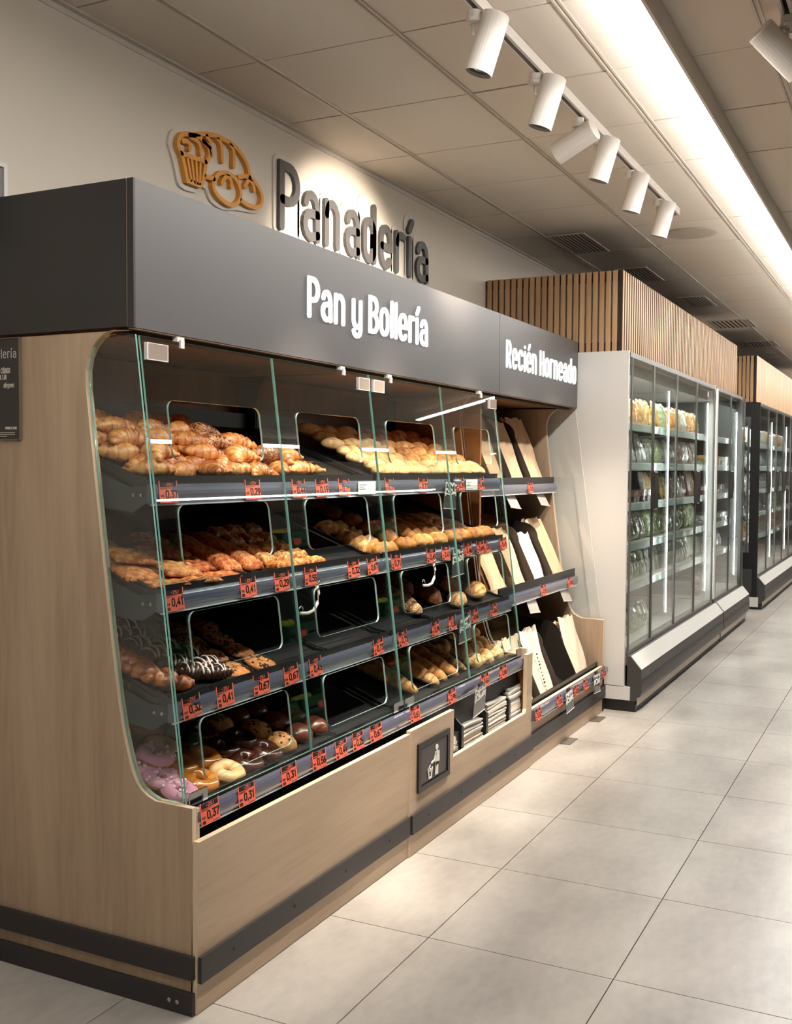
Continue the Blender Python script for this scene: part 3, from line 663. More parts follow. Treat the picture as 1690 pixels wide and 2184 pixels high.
for pi, (a, b) in enumerate(PANES):
    p_ = m1 if pi < 2 else m2
    me = door_mesh(b-a, ZB, ZT, [(COLS[pi][0]-a, COLS[pi][1]-a, r0, r1) for r0, r1 in ROWS])
    d = link('glass_door', me, p_)
    d.location = Vector((a, gy(ZB), ZB))-ORG[p_]
    d.rotation_euler = (math.pi/2-math.atan(GK), 0, 0)
    # clear hinge plate at the top, chrome corner at the bottom, little clips under the canopy
    hx = a+.012 if pi in (0,2) else b-.094
    hz = 1.690
    hb = MB().box(hx, hx+.082, gy(hz)-.014, gy(hz)-.0045, hz-.036, hz+.004, 0).build('hinge', [M['hinge']], p_)
    e = MB()
    for q in ((hx-.001,hx+.083,hz+.004,hz+.006),(hx-.001,hx+.083,hz-.038,hz-.036),(hx-.001,hx+.003,hz-.036,hz+.004),(hx+.080,hx+.083,hz-.036,hz+.004)):
        e.box(q[0], q[1], gy(hz)-.0145, gy(hz)-.004, q[2], q[3])
    e.build('hinge_edge', M['acrylic_edge'], p_)
    cx = a+(.15 if pi in (0,2) else .42)
    MB().box(cx, cx+.03, gy(1.72)-.004, gy(1.72)+.012, 1.7125, 1.7255).box(cx+.004, cx+.02, gy(1.7)-.010, gy(1.7)-.004, 1.695, 1.7165).build('clip', M['acrylic_edge'], p_)
    bx = a+.004 if pi in (0,2) else b-.078
    MB().box(bx, bx+.074, gy(.53)-.009, gy(.53)-.0045, .520, .553).build('corner_bracket', M['chrome'], p_)
# waste flap in the middle unit
bf = MB()
for q in ((1.262,1.538,.374,.394),(1.262,1.538,.216,.236),(1.262,1.282,.236,.374),(1.518,1.538,.236,.374)): bf.box(q[0], q[1], -.0185, -.0105, q[2], q[3])
bf.build('waste_frame', M['plastic_black'], m2)
flap = MB().prism([(-.014,.240),(-.0115,.240),(-.0115,.371),(-.016,.371)], 'x', 1.286, 1.512)
fo = flap.build('waste_flap', mat('flap_grey', rgb(66,62,62), .35), m2)
PIC = [('disc',[(1.418,.350)],.022),('s',[(1.424,.330),(1.424,.290)],.014),('s',[(1.412,.330),(1.413,.286)],.013),('s',[(1.434,.330),(1.436,.297)],.009),('s',[(1.408,.330),(1.398,.306),(1.372,.302)],.009),('s',[(1.412,.292),(1.409,.252)],.010),('s',[(1.425,.292),(1.423,.252)],.010),('s',[(1.342,.284),(1.350,.250),(1.368,.250),(1.378,.284)],.006),('s',[(1.360,.296),(1.356,.292)],.005),('s',[(1.352,.289),(1.350,.287)],.005),('s',[(1.364,.282),(1.358,.274)],.005)]
pm = MB()
for k_, P, w in PIC: ribbon(pm, P, w, -.0185, -.0166)
put(pm, FRONT).build('litter_pictogram', M['chalk'], fo)
# niche of the middle unit
MB().box(1.575, 2.468, .0575, .62, .235, .25).build('niche_floor', M['black'], m2)
for xx in (1.735, 2.000, 2.268):
    MB().prism([(.016,.25),(.016,.352),(.05,.385),(.6,.44),(.6,.25)], 'x', xx, xx+.010).build('niche_divider', M['plastic_black'], m2)
    MB().box(xx-.012, xx+.010, .0135, .0158, .25, .352).build('divider_flange', M['plastic_black'], m2)
# ------------------------------------------------------------------ bag stand
MB().prism(side_poly(.0,.0+1.722), 'x', 3.732, 3.760, 0, 1).build('side_panel', [M['oak_v'], M['oak_edge']], m3)
sg3 = [(.018,.53),(.118,.53)]+[(a-.003,b+.003) for a,b in CUT[:-2]]+[(.182,1.718),(.178,1.69)]
sheet(sg3, 3.742, 3.748, m3, mm=[M['clearglass'], M['acrylic_edge']])
MB().prism([(.262,.3),(.262,1.70),(WY-.023,1.70),(WY-.023,.3)], 'x', 2.5, 2.520).build('side_panel', M['oak_in'], m3)
sheet(sg, 2.503, 2.508, m3, mm=[M['clearglass'], M['acrylic_edge']])
BS = [(.300,1.300,1.332,.45,1.60,1.69),(.168,.775,.812,.29,1.05,1.13),(.030,.240,.285,.14,.52,.60)]
DIVX = [2.77, 3.06, 3.36]
for k, (yf, zr, zl, ya, zc, zt) in enumerate(BS):
    MB().prism([(yf,zr-.05),(yf,zl),(yf+.006,zl),(yf+.006,zr-.035),(.62,zr-.035),(.62,zr-.05)], 'x', 2.523, 3.728).build('shelf', M['shelf'], m3)
    for dx in DIVX:
        f0 = yf+.010
        pol = [(f0,zr-.034),(f0+.004,zr+.04)]
        top = (yf+.045+ (zc-zr)*.20, zc-.05)
        pol += [top]+arc(top[0]+.085, zc-.05, .085, .085, 165, 95, 7)+[(.62,zt),(.62,zr-.034)]
        MB().prism(pol, 'x', dx, dx+.006).build('divider', mat('divider_brown', rgb(50,43,38), .4) if k == 0 and dx == DIVX[0] else bpy.data.materials['divider_brown'], m3)
    # sloping rest behind the bags
    MB().prism([(yf+.05,zr-.033),(yf+.056,zr-.033),(.61,zt-.03),(.604,zt-.03)], 'x', 2.526, 3.725).build('sloping_rest', M['shelf'], m3)
    if k < 2:
        price_rail(m3, yf-.013, zr-.004, .05, 2.524, 3.705)
price_rail(m3, -.013, .258, .05, 2.515, 3.755)
MB().lathe([(.02,0),(.02,.03)], (3.15,.42,1.205), 12).build('cable_grommet', M['black'], m3)
MB().tube([(3.15,.40,1.222),(3.22,.38,1.215),(3.28,.37,1.228),(3.32,.37,1.245)], .006, 8).build('cable', M['black'], m3, smooth=True)
for xx in (2.95, 3.48):
    thing_mesh('floor_plate', MB().box(xx, xx+.13, -.055, -.002, .0002, .004), mat('steel_plate', rgb(130,124,116), .4, .6) if xx < 3 else bpy.data.materials['steel_plate'], (xx+.06,-.03,0), 'small steel plate on the floor before the bag stand, %s' % ('nearer the waste flap' if xx < 3 else 'nearer the fridge'), 'floor plate', 'steel floor plates')
# allergen poster on the near side
po = empty('allergen_poster', (-.002, .68, 1.449), 'dark framed allergen notice on the near oak side panel', 'poster')
MB().box(-.005, -.0005, .582, .80-.04, 1.452, 1.722).build('sheet', mat('poster_black', rgb(50,49,47), .45), po)
MB().box(-.008, -.0005, .579, .5815, 1.449, 1.725).box(-.008,-.0005,.5815,.762,1.7225,1.725).box(-.008,-.0005,.5815,.762,1.449,1.4515).build('frame', mat('poster_frame', rgb(120,108,96), .35), po)
SIDE = lambda u,v,d: (d, -u, v)          # lettering that faces -x, u runs towards -y
def side_text(t, u1, z, hh, w, name, squeeze=.62, gap=.34):
    tw = text_width(t, gap); sx = hh*squeeze; u = u1-tw*sx; mb = MB()
    for c in t:
        if c == ' ': u += .34*sx; continue
        for st in G[c]: ribbon(mb, [(u+a*sx, z+b*hh) for a,b in st], w, -.0058, -.0051, cap=3)
        u += (ADV.get(c, Wd)+gap)*sx
    put(mb, SIDE).build(name, mat('poster_lettering', rgb(214,208,198), .6) if 'poster_lettering' not in bpy.data.materials else bpy.data.materials['poster_lettering'], po)
side_text('llería', -.594, 1.671, .022, .0022, 'poster_heading', .95)
side_text('CÓDIGO', -.617, 1.630, .013, .0018, 'poster_line', .62)
side_text('ULTAR', -.630, 1.613, .012, .0018, 'poster_line', .62)
side_text('alérgenos', -.602, 1.591, .012, .0014, 'poster_script', .62, .2)
side_text('PERSONAL DE TIENDA', -.593, 1.478, .006, .0009, 'poster_line', .55)
MB().box(-.0058,-.0051,.600,.66,1.468,1.4695).box(-.0058,-.0051,.600,.66,1.463,1.4645).box(-.0058,-.0051,.630,.66,1.458,1.4593).build('small_print', bpy.data.materials['poster_lettering'], po)
# ------------------------------------------------------------------ price cards on the rails
_tagc = {}
def price_meshes(price):
    if price in _tagc: return _tagc[price]
    W2, H = .039, .041
    card = MB().box(-W2, W2, 0, .0006, 0, H).mesh('price_card', M['tag'])
    head = MB().box(-W2, W2, .0001, .0006, H+.0002, H+.0125).box(-W2, -W2+.004, -.0002, .00005, H+.0002, H+.017).box(W2-.004, W2, -.0002, .00005, H+.0002, H+.017)
    head.m = [0]*6+[1]*12
    hd = head.mesh('discount_header', [M['tagblack'], M['tag']])
    tx = MB(); u = -.012
    for c in price:
        for st in G[c]: ribbon(tx, [(u+a*.023, .0135+b*.0185) for a,b in st], .0042, -.0006, -.0001, cap=3)
        u += (.1 if c == ',' else Wd)*.021+.0052
    u = -.034
    for c in '0,5':
        for st in G[c]: ribbon(tx, [(u+a*.008, .0165+b*.0048) for a,b in st], .0014, -.0006, -.0001, cap=2)
        u += (.1 if c == ',' else Wd)*.008+.0018
    tx.v = [(v[0], v[2], v[1]) for v in tx.v]
    for k in range(5): tx.box(-.034+k*.0028, -.034+k*.0028+.0016, -.0005, -.0001, .003, .011)
    tx.box(-.035, .010, -.0005, -.0001, .0385, .0394).box(-.035, -.008, -.0005, -.0001, .0362, .0369).box(.008, .035, -.0005, -.0001, .0025, .0033)
    txm = tx.mesh('price_print', M['tagblack'])
    ds = MB(); u = -.014
    for c in '-25%':
        for st in G[c]: ribbon(ds, [(u+a*.013, H+.003+b*.0075) for a,b in st], .0016, -.0004, -.0001, cap=2)
        u += Wd*.013+.003
    ds.v = [(v[0], v[2], v[1]) for v in ds.v]
    dm = ds.mesh('discount_print', M['tag'])
    _tagc[price] = (card, hd, txm, dm); return _tagc[price]
random.seed(11)
def price_card(x, y, z, price, label, group, lean=-.12):
    card, hd, tx, dm = price_meshes(price)
    r = link('price_card', card, None, loc=(x, y, z), rot=(lean+random.uniform(-.03,.03), random.uniform(-.05,.05), random.uniform(-.04,.04)), label=label, cat='price card', group=group)
    for nm, me in (('discount_header', hd), ('price_print', tx), ('discount_print', dm)): link(nm, me, r)
RN = ['top', 'second', 'third', 'bottom']
CARDS = {0: [(.08,'0,37'),(.464,'0,29'),(.718,'0,44'),(.86,'0,19'),(1.006,'0,71'),(1.346,'0,71'),(1.634,'0,33'),(2.002,'0,39'),(2.23,'0,45')],
 1: [(.066,'0,41'),(.397,'0,41'),(.573,'0,29'),(.738,'0,55'),(1.02,'0,32'),(1.158,'0,67'),(1.34,'0,71'),(1.646,'0,45'),(1.79,'0,47'),(2.018,'0,46'),(2.155,'0,49'),(2.242,'0,42'),(2.44,'0,45')],
 2: [(.093,'0,32'),(.238,'0,41'),(.412,'0,67'),(.572,'0,67'),(.715,'0,45'),(1.137,'0,73'),(1.332,'0,73'),(1.619,'0,96'),(1.782,'0,86'),(2.013,'0,66'),(2.234,'0,66')],
 3: [(.07,'0,37'),(.232,'0,31'),(.445,'0,31'),(.612,'0,56'),(.749,'0,44'),(.859,'0,26'),(.982,'0,67'),(1.284,'0,61'),(1.615,'0,96'),(1.959,'0,54'),(2.171,'0,66')]}
for i, L_ in CARDS.items():
    rz, rh, ry = RAILZ[i]
    for k, (x, pr) in enumerate(L_):
        price_card(x, ry-.0165, rz-rh+.003, pr, 'red %s price card, %s from the near end of the %s shelf rail' % (pr, ORDW[k], RN[i]), 'red price cards on the shelf rails')
for k, x in enumerate((3.253,)): price_card(x, .300-.030, 1.249, '0,05', 'red price card on the upper rail of the bag stand', 'red price cards on the bag stand')
for k, x in enumerate((3.098,3.556)): price_card(x, .168-.030, .724, '0,05', 'red price card on the middle rail of the bag stand, %s' % ('nearer the baguettes' if k == 0 else 'nearer the fridge'), 'red price cards on the bag stand')
for k, x in enumerate((2.544,2.859,3.138,3.305,3.669)): price_card(x, -.0300, .211, '0,52', 'red price card, %s from the near end of the lowest bag stand rail' % ORDW[k], 'red price cards on the bag stand')
for k, x in enumerate((1.162, 2.12)):
    r = thing_mesh('info_card', MB().box(x-.064, x+.064, RAILZ[0][2]-.0165, RAILZ[0][2]-.0157, 1.286, 1.331), M['paperwhite'], (x, .145, 1.286), 'white information card on the top rail, %s' % ('before the rolls' if k == 0 else 'under the rolls'), 'card', 'white cards on the top rail')
    mb = MB().box(x-.056, x-.002, RAILZ[0][2]-.0170, RAILZ[0][2]-.0166, 1.318, 1.3195).box(x-.056, x-.02, RAILZ[0][2]-.0170, RAILZ[0][2]-.0166, 1.311, 1.3123).box(x-.056, x-.012, RAILZ[0][2]-.0170, RAILZ[0][2]-.0166, 1.304, 1.3053).box(x-.058, x+.01, RAILZ[0][2]-.0170, RAILZ[0][2]-.0166, 1.290, 1.2915)
    mb.build('card_print', M['ink'], r)
# hanging clear signs with white brush lettering
def scribble(w, h0, seed):
    """two lines of bold white brush strokes"""
    rnd = random.Random(seed); mb = MB()
    for row in range(2):
        zz = h0-.015-row*.024; P = []; n = 13
        for k in range(n):
            P.append((-w/2+.010+k*(w-.020)/(n-1)+rnd.uniform(-.005,.005), zz+rnd.choice((.008,.005,-.006,-.008,.002,-.003))+rnd.uniform(-.002,.002)))
        ribbon(mb, smooth_path(P, 5), .0058, -.0013, -.0005, cap=4)
        for k in range(4):
            u = -w/2+.014+k*(w-.03)/3+rnd.uniform(-.006,.006); ribbon(mb, [(u, zz-.008), (u+rnd.uniform(-.004,.006), zz+rnd.uniform(.004,.011))], .005, -.0013, -.0005, cap=4)
    ribbon(mb, smooth_path([(-w/2+.012, h0-.051), (-.01, h0-.054), (w/2-.016, h0-.049)], 4), .005, -.0013, -.0005, cap=4)
    ribbon(mb, smooth_path([(-w/2+.010, h0-.044), (-w/2+.006, h0-.054), (-w/2+.012, h0-.060), (-w/2+.018, h0-.050)], 4), .0048, -.0013, -.0005, cap=4)
    ribbon(mb, [(w/2-.010, h0-.032), (w/2-.007, h0-.058)], .0055, -.0013, -.0005, cap=4)
    mb.v = [(v[0], v[2], v[1]) for v in mb.v]
    return mb.mesh('brush_lettering', M['chalk'])
def hang_sign(x, y, ztop, label, w=.125, hh=.108, rot=(0,0,0), pale=False):
    pl = MB().box(-w/2, w/2, 0, .0015, 0, hh).mesh('sign_plate', M['smokeplate'] if not pale else M['paleplate'])
    r = link('hanging_sign', pl, None, loc=(x, y, ztop-hh), rot=rot, label=label, cat='hanging sign', group='clear hanging signs')
    link('brush_lettering', scribble(w, hh, int(x*1000+ztop*77)), r)
    link('lower_edge', MB().box(-w/2, w/2, -.002, .003, -.0025, -.0002).mesh('lower_edge', M['acrylic_edge']), r)
    link('clip', MB().box(-.02, .02, -.002, .006, hh+.0002, hh+.012).mesh('clip', M['plastic_black']), r)
hang_sign(1.900, .1505, 1.325, 'smoky hanging sign with white brush lettering below the rolls on the top rail', hh=.112, rot=(.02,.05,0))
hang_sign(1.915, .117, 1.048, 'smoky hanging sign with white brush lettering on the second rail', hh=.112, rot=(.02,-.04,0))
hang_sign(1.915, .083, .768, 'smoky hanging sign with white brush lettering on the third rail', hh=.105, rot=(.02,-.05,0))
hang_sign(1.862, -.004, .500, 'smoky hanging sign with white brush lettering dangling over the paper stacks', hh=.118, rot=(.10,-.10,0))
hang_sign(3.016, .268, 1.292, 'pale hanging sign on the upper bag rail, beside the glass end', w=.15, hh=.115, rot=(-.5,.08,0), pale=True)
hang_sign(3.485, .268, 1.292, 'pale hanging sign on the upper bag rail, beside the fridge panel', w=.15, hh=.115, rot=(-.5,.08,0), pale=True)
hang_sign(2.954, .136, .768, 'pale hanging sign on the middle bag rail, beside the glass end', w=.15, hh=.1155, rot=(-.4,.08,0), pale=True)
hang_sign(3.497, .136, .768, 'pale hanging sign on the middle bag rail, beside the fridge panel', w=.15, hh=.1155, rot=(-.4,.08,0), pale=True)
hang_sign(3.012, -.036, .262, 'smoky hanging sign on the lowest bag rail, third notice from the fridge panel', hh=.10, rot=(-.08,-.06,0))
hang_sign(3.501, -.036, .262, 'smoky hanging sign on the lowest bag rail, close to the fridge panel', hh=.10, rot=(-.08,.06,0))
# white tongs tethers hanging from the second rail
for k, (x, z) in enumerate(((.66,.985),(1.55,.985))):
    pts = [(x+.11, .112, z+.018),(x+.108, .106, z-.005),(x+.10,.104,z-.035),(x+.075,.103,z-.055),(x+.04,.103,z-.06),(x+.0,.104,z-.056)]
    r = thing_mesh('tongs_tether', MB().tube(pts, .0055, 8), mat('tether_white', rgb(206,196,186), .4) if k == 0 else bpy.data.materials['tether_white'], (x+.05,.104,z-.06), 'white curved tongs tether hanging under the second rail, %s' % ('in the near unit' if k == 0 else 'in the middle unit'), 'tether', 'tongs tethers', smooth=True)
    MB().tube([(x+.0+.012*math.cos(q*math.pi/6), .104, z-.046+.012*math.sin(q*math.pi/6)) for q in range(12)], .002, 6, closed=True).build('ring', M['chrome'], r, smooth=True)
    MB().tube([(x+.11,.112,z+.018),(x+.122,.112,z+.032),(x+.13,.115,z+.036)], .003, 6).build('hook', M['chrome'], r, smooth=True)

# ------------------------------------------------------------------ baked goods
M['crust'] = bread('croissant_crust', rgb(234,172,100), rgb(198,112,48), rgb(104,46,14), .42, 40, coat=.25)
M['pale'] = bread('pale_crust', rgb(246,214,164), rgb(228,182,120), rgb(186,122,62), .6, 30)
M['rustic'] = bread('rustic_crust', rgb(236,192,128), rgb(208,138,68), rgb(140,76,32), .65, 38)
M['dark'] = bread('dark_crust', rgb(190,120,66), rgb(148,82,40), rgb(86,42,18), .6, 50, bump=1., bs=110)
M['seeded'] = bread('seeded_crust', rgb(222,180,124), rgb(190,132,78), rgb(120,74,40), .65, 60, seeds=(rgb(240,222,188), 130., .32), bump=1., bs=130)
M['fried'] = bread('fried_dough', rgb(196,116,48), rgb(156,76,24), rgb(92,40,10), .4, 50, coat=.4)
M['flaky'] = bread('flaky_pastry', rgb(238,176,104), rgb(206,120,58), rgb(130,60,24), .55, 70, seeds=(rgb(240,196,126), 90., .2), bump=1.2, bs=120)
M['pizza'] = bread('cheese_topping', rgb(236,160,90), rgb(210,104,50), rgb(128,50,20), .5, 55, seeds=(rgb(120,50,22), 60., .2), bump=1.2, bs=90)
M['striped'] = bread('striped_pastry', rgb(244,196,120), rgb(226,136,64), rgb(88,36,14), .45, 62, seeds=(rgb(66,26,12), 120., .24), bump=.9, bs=80)
M['chocchip'] = bread('chip_dough', rgb(240,192,124), rgb(214,152,84), rgb(160,98,48), .6, 60)
M['cookie'] = bread('cookie_dough', rgb(214,150,84), rgb(184,112,56), rgb(120,68,30), .7, 70, bump=1.2, bs=140)
M['choc'] = mat('chocolate_coat', rgb(58,30,20), .28, coat=.5, noise=.2, nscale=60)
M['chip'] = mat('chocolate_chip', rgb(62,30,16), .4)
M['dough'] = bread('doughnut_dough', rgb(236,186,112), rgb(206,140,66), rgb(150,86,34), .5, 50)
M['glaze'] = mat('amber_glaze', rgb(206,128,48), .18, coat=.8, noise=.18, nscale=40)
M['sugar'] = mat('sugar_glaze', rgb(240,196,132), .35, noise=.12, nscale=60, bump=.5, bscale=150)
M['cocoa'] = mat('milk_cocoa_icing', rgb(120,62,36), .3, coat=.4, noise=.12, nscale=40)
M['darkcocoa'] = mat('dark_cocoa_icing', rgb(70,36,24), .25, coat=.5, noise=.15, nscale=40)
M['pink'] = mat('pink_icing', rgb(222,152,178), .35, noise=.05, nscale=40)
M['mallow'] = mat('marshmallow', rgb(244,222,224), .6)
M['drizzle'] = mat('white_drizzle', rgb(240,232,218), .4)
def sweep(L, n, na, curve, rad, tone, flat=.55, seed=0, amp=.0, keep=None):
    """a loaf: rings along x; curve(t)->y offset, rad(t)->(half width, half height), base at z=0"""
    rnd = random.Random(seed); mb = MB(); tones = []
    hmax = max(rad(i/n)[1] for i in range(n+1))
    ph = [rnd.uniform(0,6.28) for _ in range(8)]
    for i in range(n+1):
        t = i/n; x = L*(t-.5); y = curve(t); rw, rh = rad(t)
        e = 1e-3; dy = (curve(min(1,t+e))-curve(max(0,t-e)))/(L*2*e); nl = math.hypot(1, dy); sx, sy = -dy/nl, 1/nl
        for k in range(na):
            a = 2*math.pi*k/na; ca, sa = math.cos(a), math.sin(a)
            w = 1+amp*(math.sin(7*t+3*a+ph[0])+.7*math.sin(13*t-2*a+ph[1])+.5*math.sin(23*t+5*a+ph[2]))
            zz = sa*rh*w if sa > 0 else sa*rh*flat
            mb.v.append((x+sx*ca*rw*w, y+sy*ca*rw*w, hmax*flat+zz)); tones.append(tone(t, a))
    for i in range(n):
        for k in range(na):
            mb.f.append([i*na+k, i*na+(k+1) % na, (i+1)*na+(k+1) % na, (i+1)*na+k][::-1]); mb.m.append(0)
    mb.f += [list(range(na)), [n*na+k for k in range(na-1,-1,-1)]]; mb.m += [0,0]
    mb.tone = tones
    return mb
def saw(x): return x-math.floor(x)
def mk_croissant(seed, L=.150, Rr=.033, mt=None, bend=.042):
    rnd = random.Random(seed); S = 4.2; o = rnd.uniform(0,.5); b = bend*rnd.uniform(.3,1.2)
    def rad(t):
        u = abs(2*t-1); env = max(.10, (1-u**2.0))**.62
        s = 1.0-.24*saw((abs(t-.5))*S*2+o)**1.5
        return (Rr*env*s*1.06, Rr*env*s)
    def tone(t, a):
        s = saw(abs(t-.5)*S*2+o)
        return .12+.10*max(0,math.sin(a))+.50*max(0,1-s*3.2)+.45*max(0,(s-.82)/.18)+.10*math.sin(31*t+5*a)
    return sweep(L, 44, 14, lambda t: b*(2*t-1)**2, rad, tone, .6, seed, .02).mesh('croissant', mt or M['crust'], True)
def mk_roll(seed, L=.14, Rr=.032, slashes=2, mt='pale', n=20, pw=.5, fl=.5, amp=.025, rh=.9):
    rnd = random.Random(seed); o = rnd.uniform(.2,.35)
    def rad(t):
        u = abs(2*t-1); env = max(.02, (1-u**2.4))**pw
        g = 1.0
        for k in range(slashes):
            c = (k+.75)/(slashes+.5); g -= .10*math.exp(-((t-c)/.035)**2)
        return (Rr*env, Rr*rh*env*g)
    def tone(t, a):
        d = 0
        for k in range(slashes):
            c = (k+.75)/(slashes+.5)+.05*math.cos(a); d += .55*math.exp(-((t-c)/.03)**2) if math.sin(a) > .2 else 0
        return .22+.22*max(0,math.sin(a))+d*.6
    return sweep(L, n, 14, lambda t: 0, rad, tone, fl, seed, amp).mesh('bread_roll', M[mt], True)
def mk_baguette(seed, L=.44, Rr=.042, mt='rustic', slashes=5):
    return mk_roll(seed, L, Rr, slashes, mt, 46, .42, .55, .03, .95)
def ring_mesh(R0, r, nu, nv, v0, v1, lift, mt, name, wob=0., seed=0, squash=.8, tonef=None):
    rnd = random.Random(seed); p = [rnd.uniform(0,6.28) for _ in range(4)]; mb = MB(); tn = []
    full = abs(v1-v0) > 6.2
    m_ = nv if full else nv+1
    for i in range(nu):
        u = 2*math.pi*i/nu
        for j in range(m_):
            f = j/nv; a0 = v0-(wob*(math.sin(3*u+p[0])+.6*math.sin(5*u+p[1])) if not full else 0); a1 = v1+(wob*(math.sin(4*u+p[2])) if not full else 0)
            v = a0+(a1-a0)*f; rr = r
            x = (R0+rr*math.cos(v)); z = rr*math.sin(v)*squash
            mb.v.append((x*math.cos(u), x*math.sin(u), lift+z)); tn.append(.3+.3*math.sin(v) if tonef is None else tonef(u,v))
    for i in range(nu):
        for j in range(nv if full else nv):
            a, b = i*m_+j, i*m_+(j+1) % m_; c, d = ((i+1) % nu)*m_+(j+1) % m_, ((i+1) % nu)*m_+j
            mb.f.append([a,b,c,d][::-1]); mb.m.append(0)
    mb.tone = tn
    return mb.mesh(name, mt, True)
DO_R, DO_r = .0315, .0190
dough_me = ring_mesh(DO_R, DO_r, 28, 14, 0, 2*math.pi, .0165, M['dough'], 'dough', squash=.82)
def icing_me(mt, seed): return ring_mesh(DO_R, DO_r+.0016, 32, 9, .05, 3.05, .0170, mt, 'icing', .12, seed, .84)
ICE = {k: icing_me(M[k], s) for s, k in enumerate(('glaze','sugar','cocoa','darkcocoa','pink','choc'))}
def mallow_me(seed):
    rnd = random.Random(seed); mb = MB()
    for k in range(18):
        u = rnd.uniform(0,6.28); v = rnd.uniform(.5,2.6); x = DO_R+(DO_r+.004)*math.cos(v); z = .017+(DO_r+.003)*math.sin(v)*.84; s = .0034
        q = MB().box(-s,s,-s,s,-s,s).xform(Matrix.Translation((x*math.cos(u),x*math.sin(u),z)) @ Matrix.Rotation(u,4,'Z') @ Matrix.Rotation(v,4,'Y')); mb.add(q.v, q.f)
    return mb.mesh('marshmallow_bits', M['mallow'])
MALL = [mallow_me(s) for s in range(3)]
def mk_bun(seed, Rr=.047, hh=.036, mt='rustic', cross=True, lump=.05):
    rnd = random.Random(seed); mb = MB(); tn = []; p = [rnd.uniform(0,6.28) for _ in range(3)]
    nr, na = 9, 22
    for i in range(nr+1):
        f = i/nr; th = f*math.pi*.5
        for k in range(na):
            a = 2*math.pi*k/na; w = 1+lump*(math.sin(2*a+p[0])+.6*math.sin(3*a+p[1]))
            r = Rr*math.sin(th)*w; z = hh*(math.cos(th)**.8)
            x, y = r*math.cos(a), r*math.sin(a)
            g = 0
            if cross: g = math.exp(-(x/.005)**2)+math.exp(-(y/.005)**2)
            mb.v.append((x, y, z*(1-.10*min(1,g))+.010)); tn.append(.30+.25*math.cos(th)+.30*min(1,g)*(f < .8))
    for k in range(na):
        a = 2*math.pi*k/na; mb.v.append((Rr*.82*math.cos(a), Rr*.82*math.sin(a), 0)); tn.append(.2)
    for i in range(nr+1):
        for k in range(na): mb.f.append([i*na+k,(i+1)*na+k,(i+1)*na+(k+1) % na,i*na+(k+1) % na]); mb.m.append(0)
    mb.f.append([(nr+1)*na+k for k in range(na-1,-1,-1)]); mb.m.append(0); mb.tone = tn
    return mb.mesh('bun', M[mt], True)
def chips_me(Rr, hh, n, seed, s=.0042, dome=True):
    rnd = random.Random(seed); mb = MB()
    for k in range(n):
        a = rnd.uniform(0,6.28); f = math.sqrt(rnd.uniform(.02,.72)); x, y = Rr*f*math.cos(a), Rr*f*math.sin(a)
        z = (hh*math.sqrt(max(0,1-f*f))**.8+.010) if dome else hh
        q = MB().lathe([(s*.3,s*.5),(s*.9,s*.1),(s,-s*.4)], (0,0,0), 7).xform(Matrix.Translation((x,y,z)) @ Matrix.Rotation(f*.7,4,Vector((-math.sin(a),math.cos(a),0))) @ Matrix.Scale(rnd.uniform(.7,1.3),4)); mb.add(q.v, q.f)
    return mb.mesh('chocolate_chips', M['chip'])
def mk_cookie(seed, Rr=.050, hh=.012):
    rnd = random.Random(seed); mb = MB(); tn = []; p = [rnd.uniform(0,6.28) for _ in range(4)]; na = 26
    prof = [(0,1.),(.3,1.0),(.55,.97),(.75,.92),(.9,.78),(1.,.42),(.97,.12),(.9,0)]
    for i, (f, z) in enumerate(prof):
        for k in range(na):
            a = 2*math.pi*k/na; w = 1+.03*math.sin(3*a+p[0])+.02*math.sin(7*a+p[1])
            mb.v.append((Rr*f*w*math.cos(a), Rr*f*w*math.sin(a), hh*z*(1+.10*math.sin(5*a+9*f+p[2]) if z > .1 else 1))); tn.append(.25+.35*f**3)
    for i in range(len(prof)-1):
        for k in range(na): mb.f.append([i*na+k,(i+1)*na+k,(i+1)*na+(k+1) % na,i*na+(k+1) % na]); mb.m.append(0)
    mb.f.append([(len(prof)-1)*na+k for k in range(na-1,-1,-1)]); mb.m.append(0); mb.tone = tn
    return mb.mesh('cookie', M['cookie'], True)
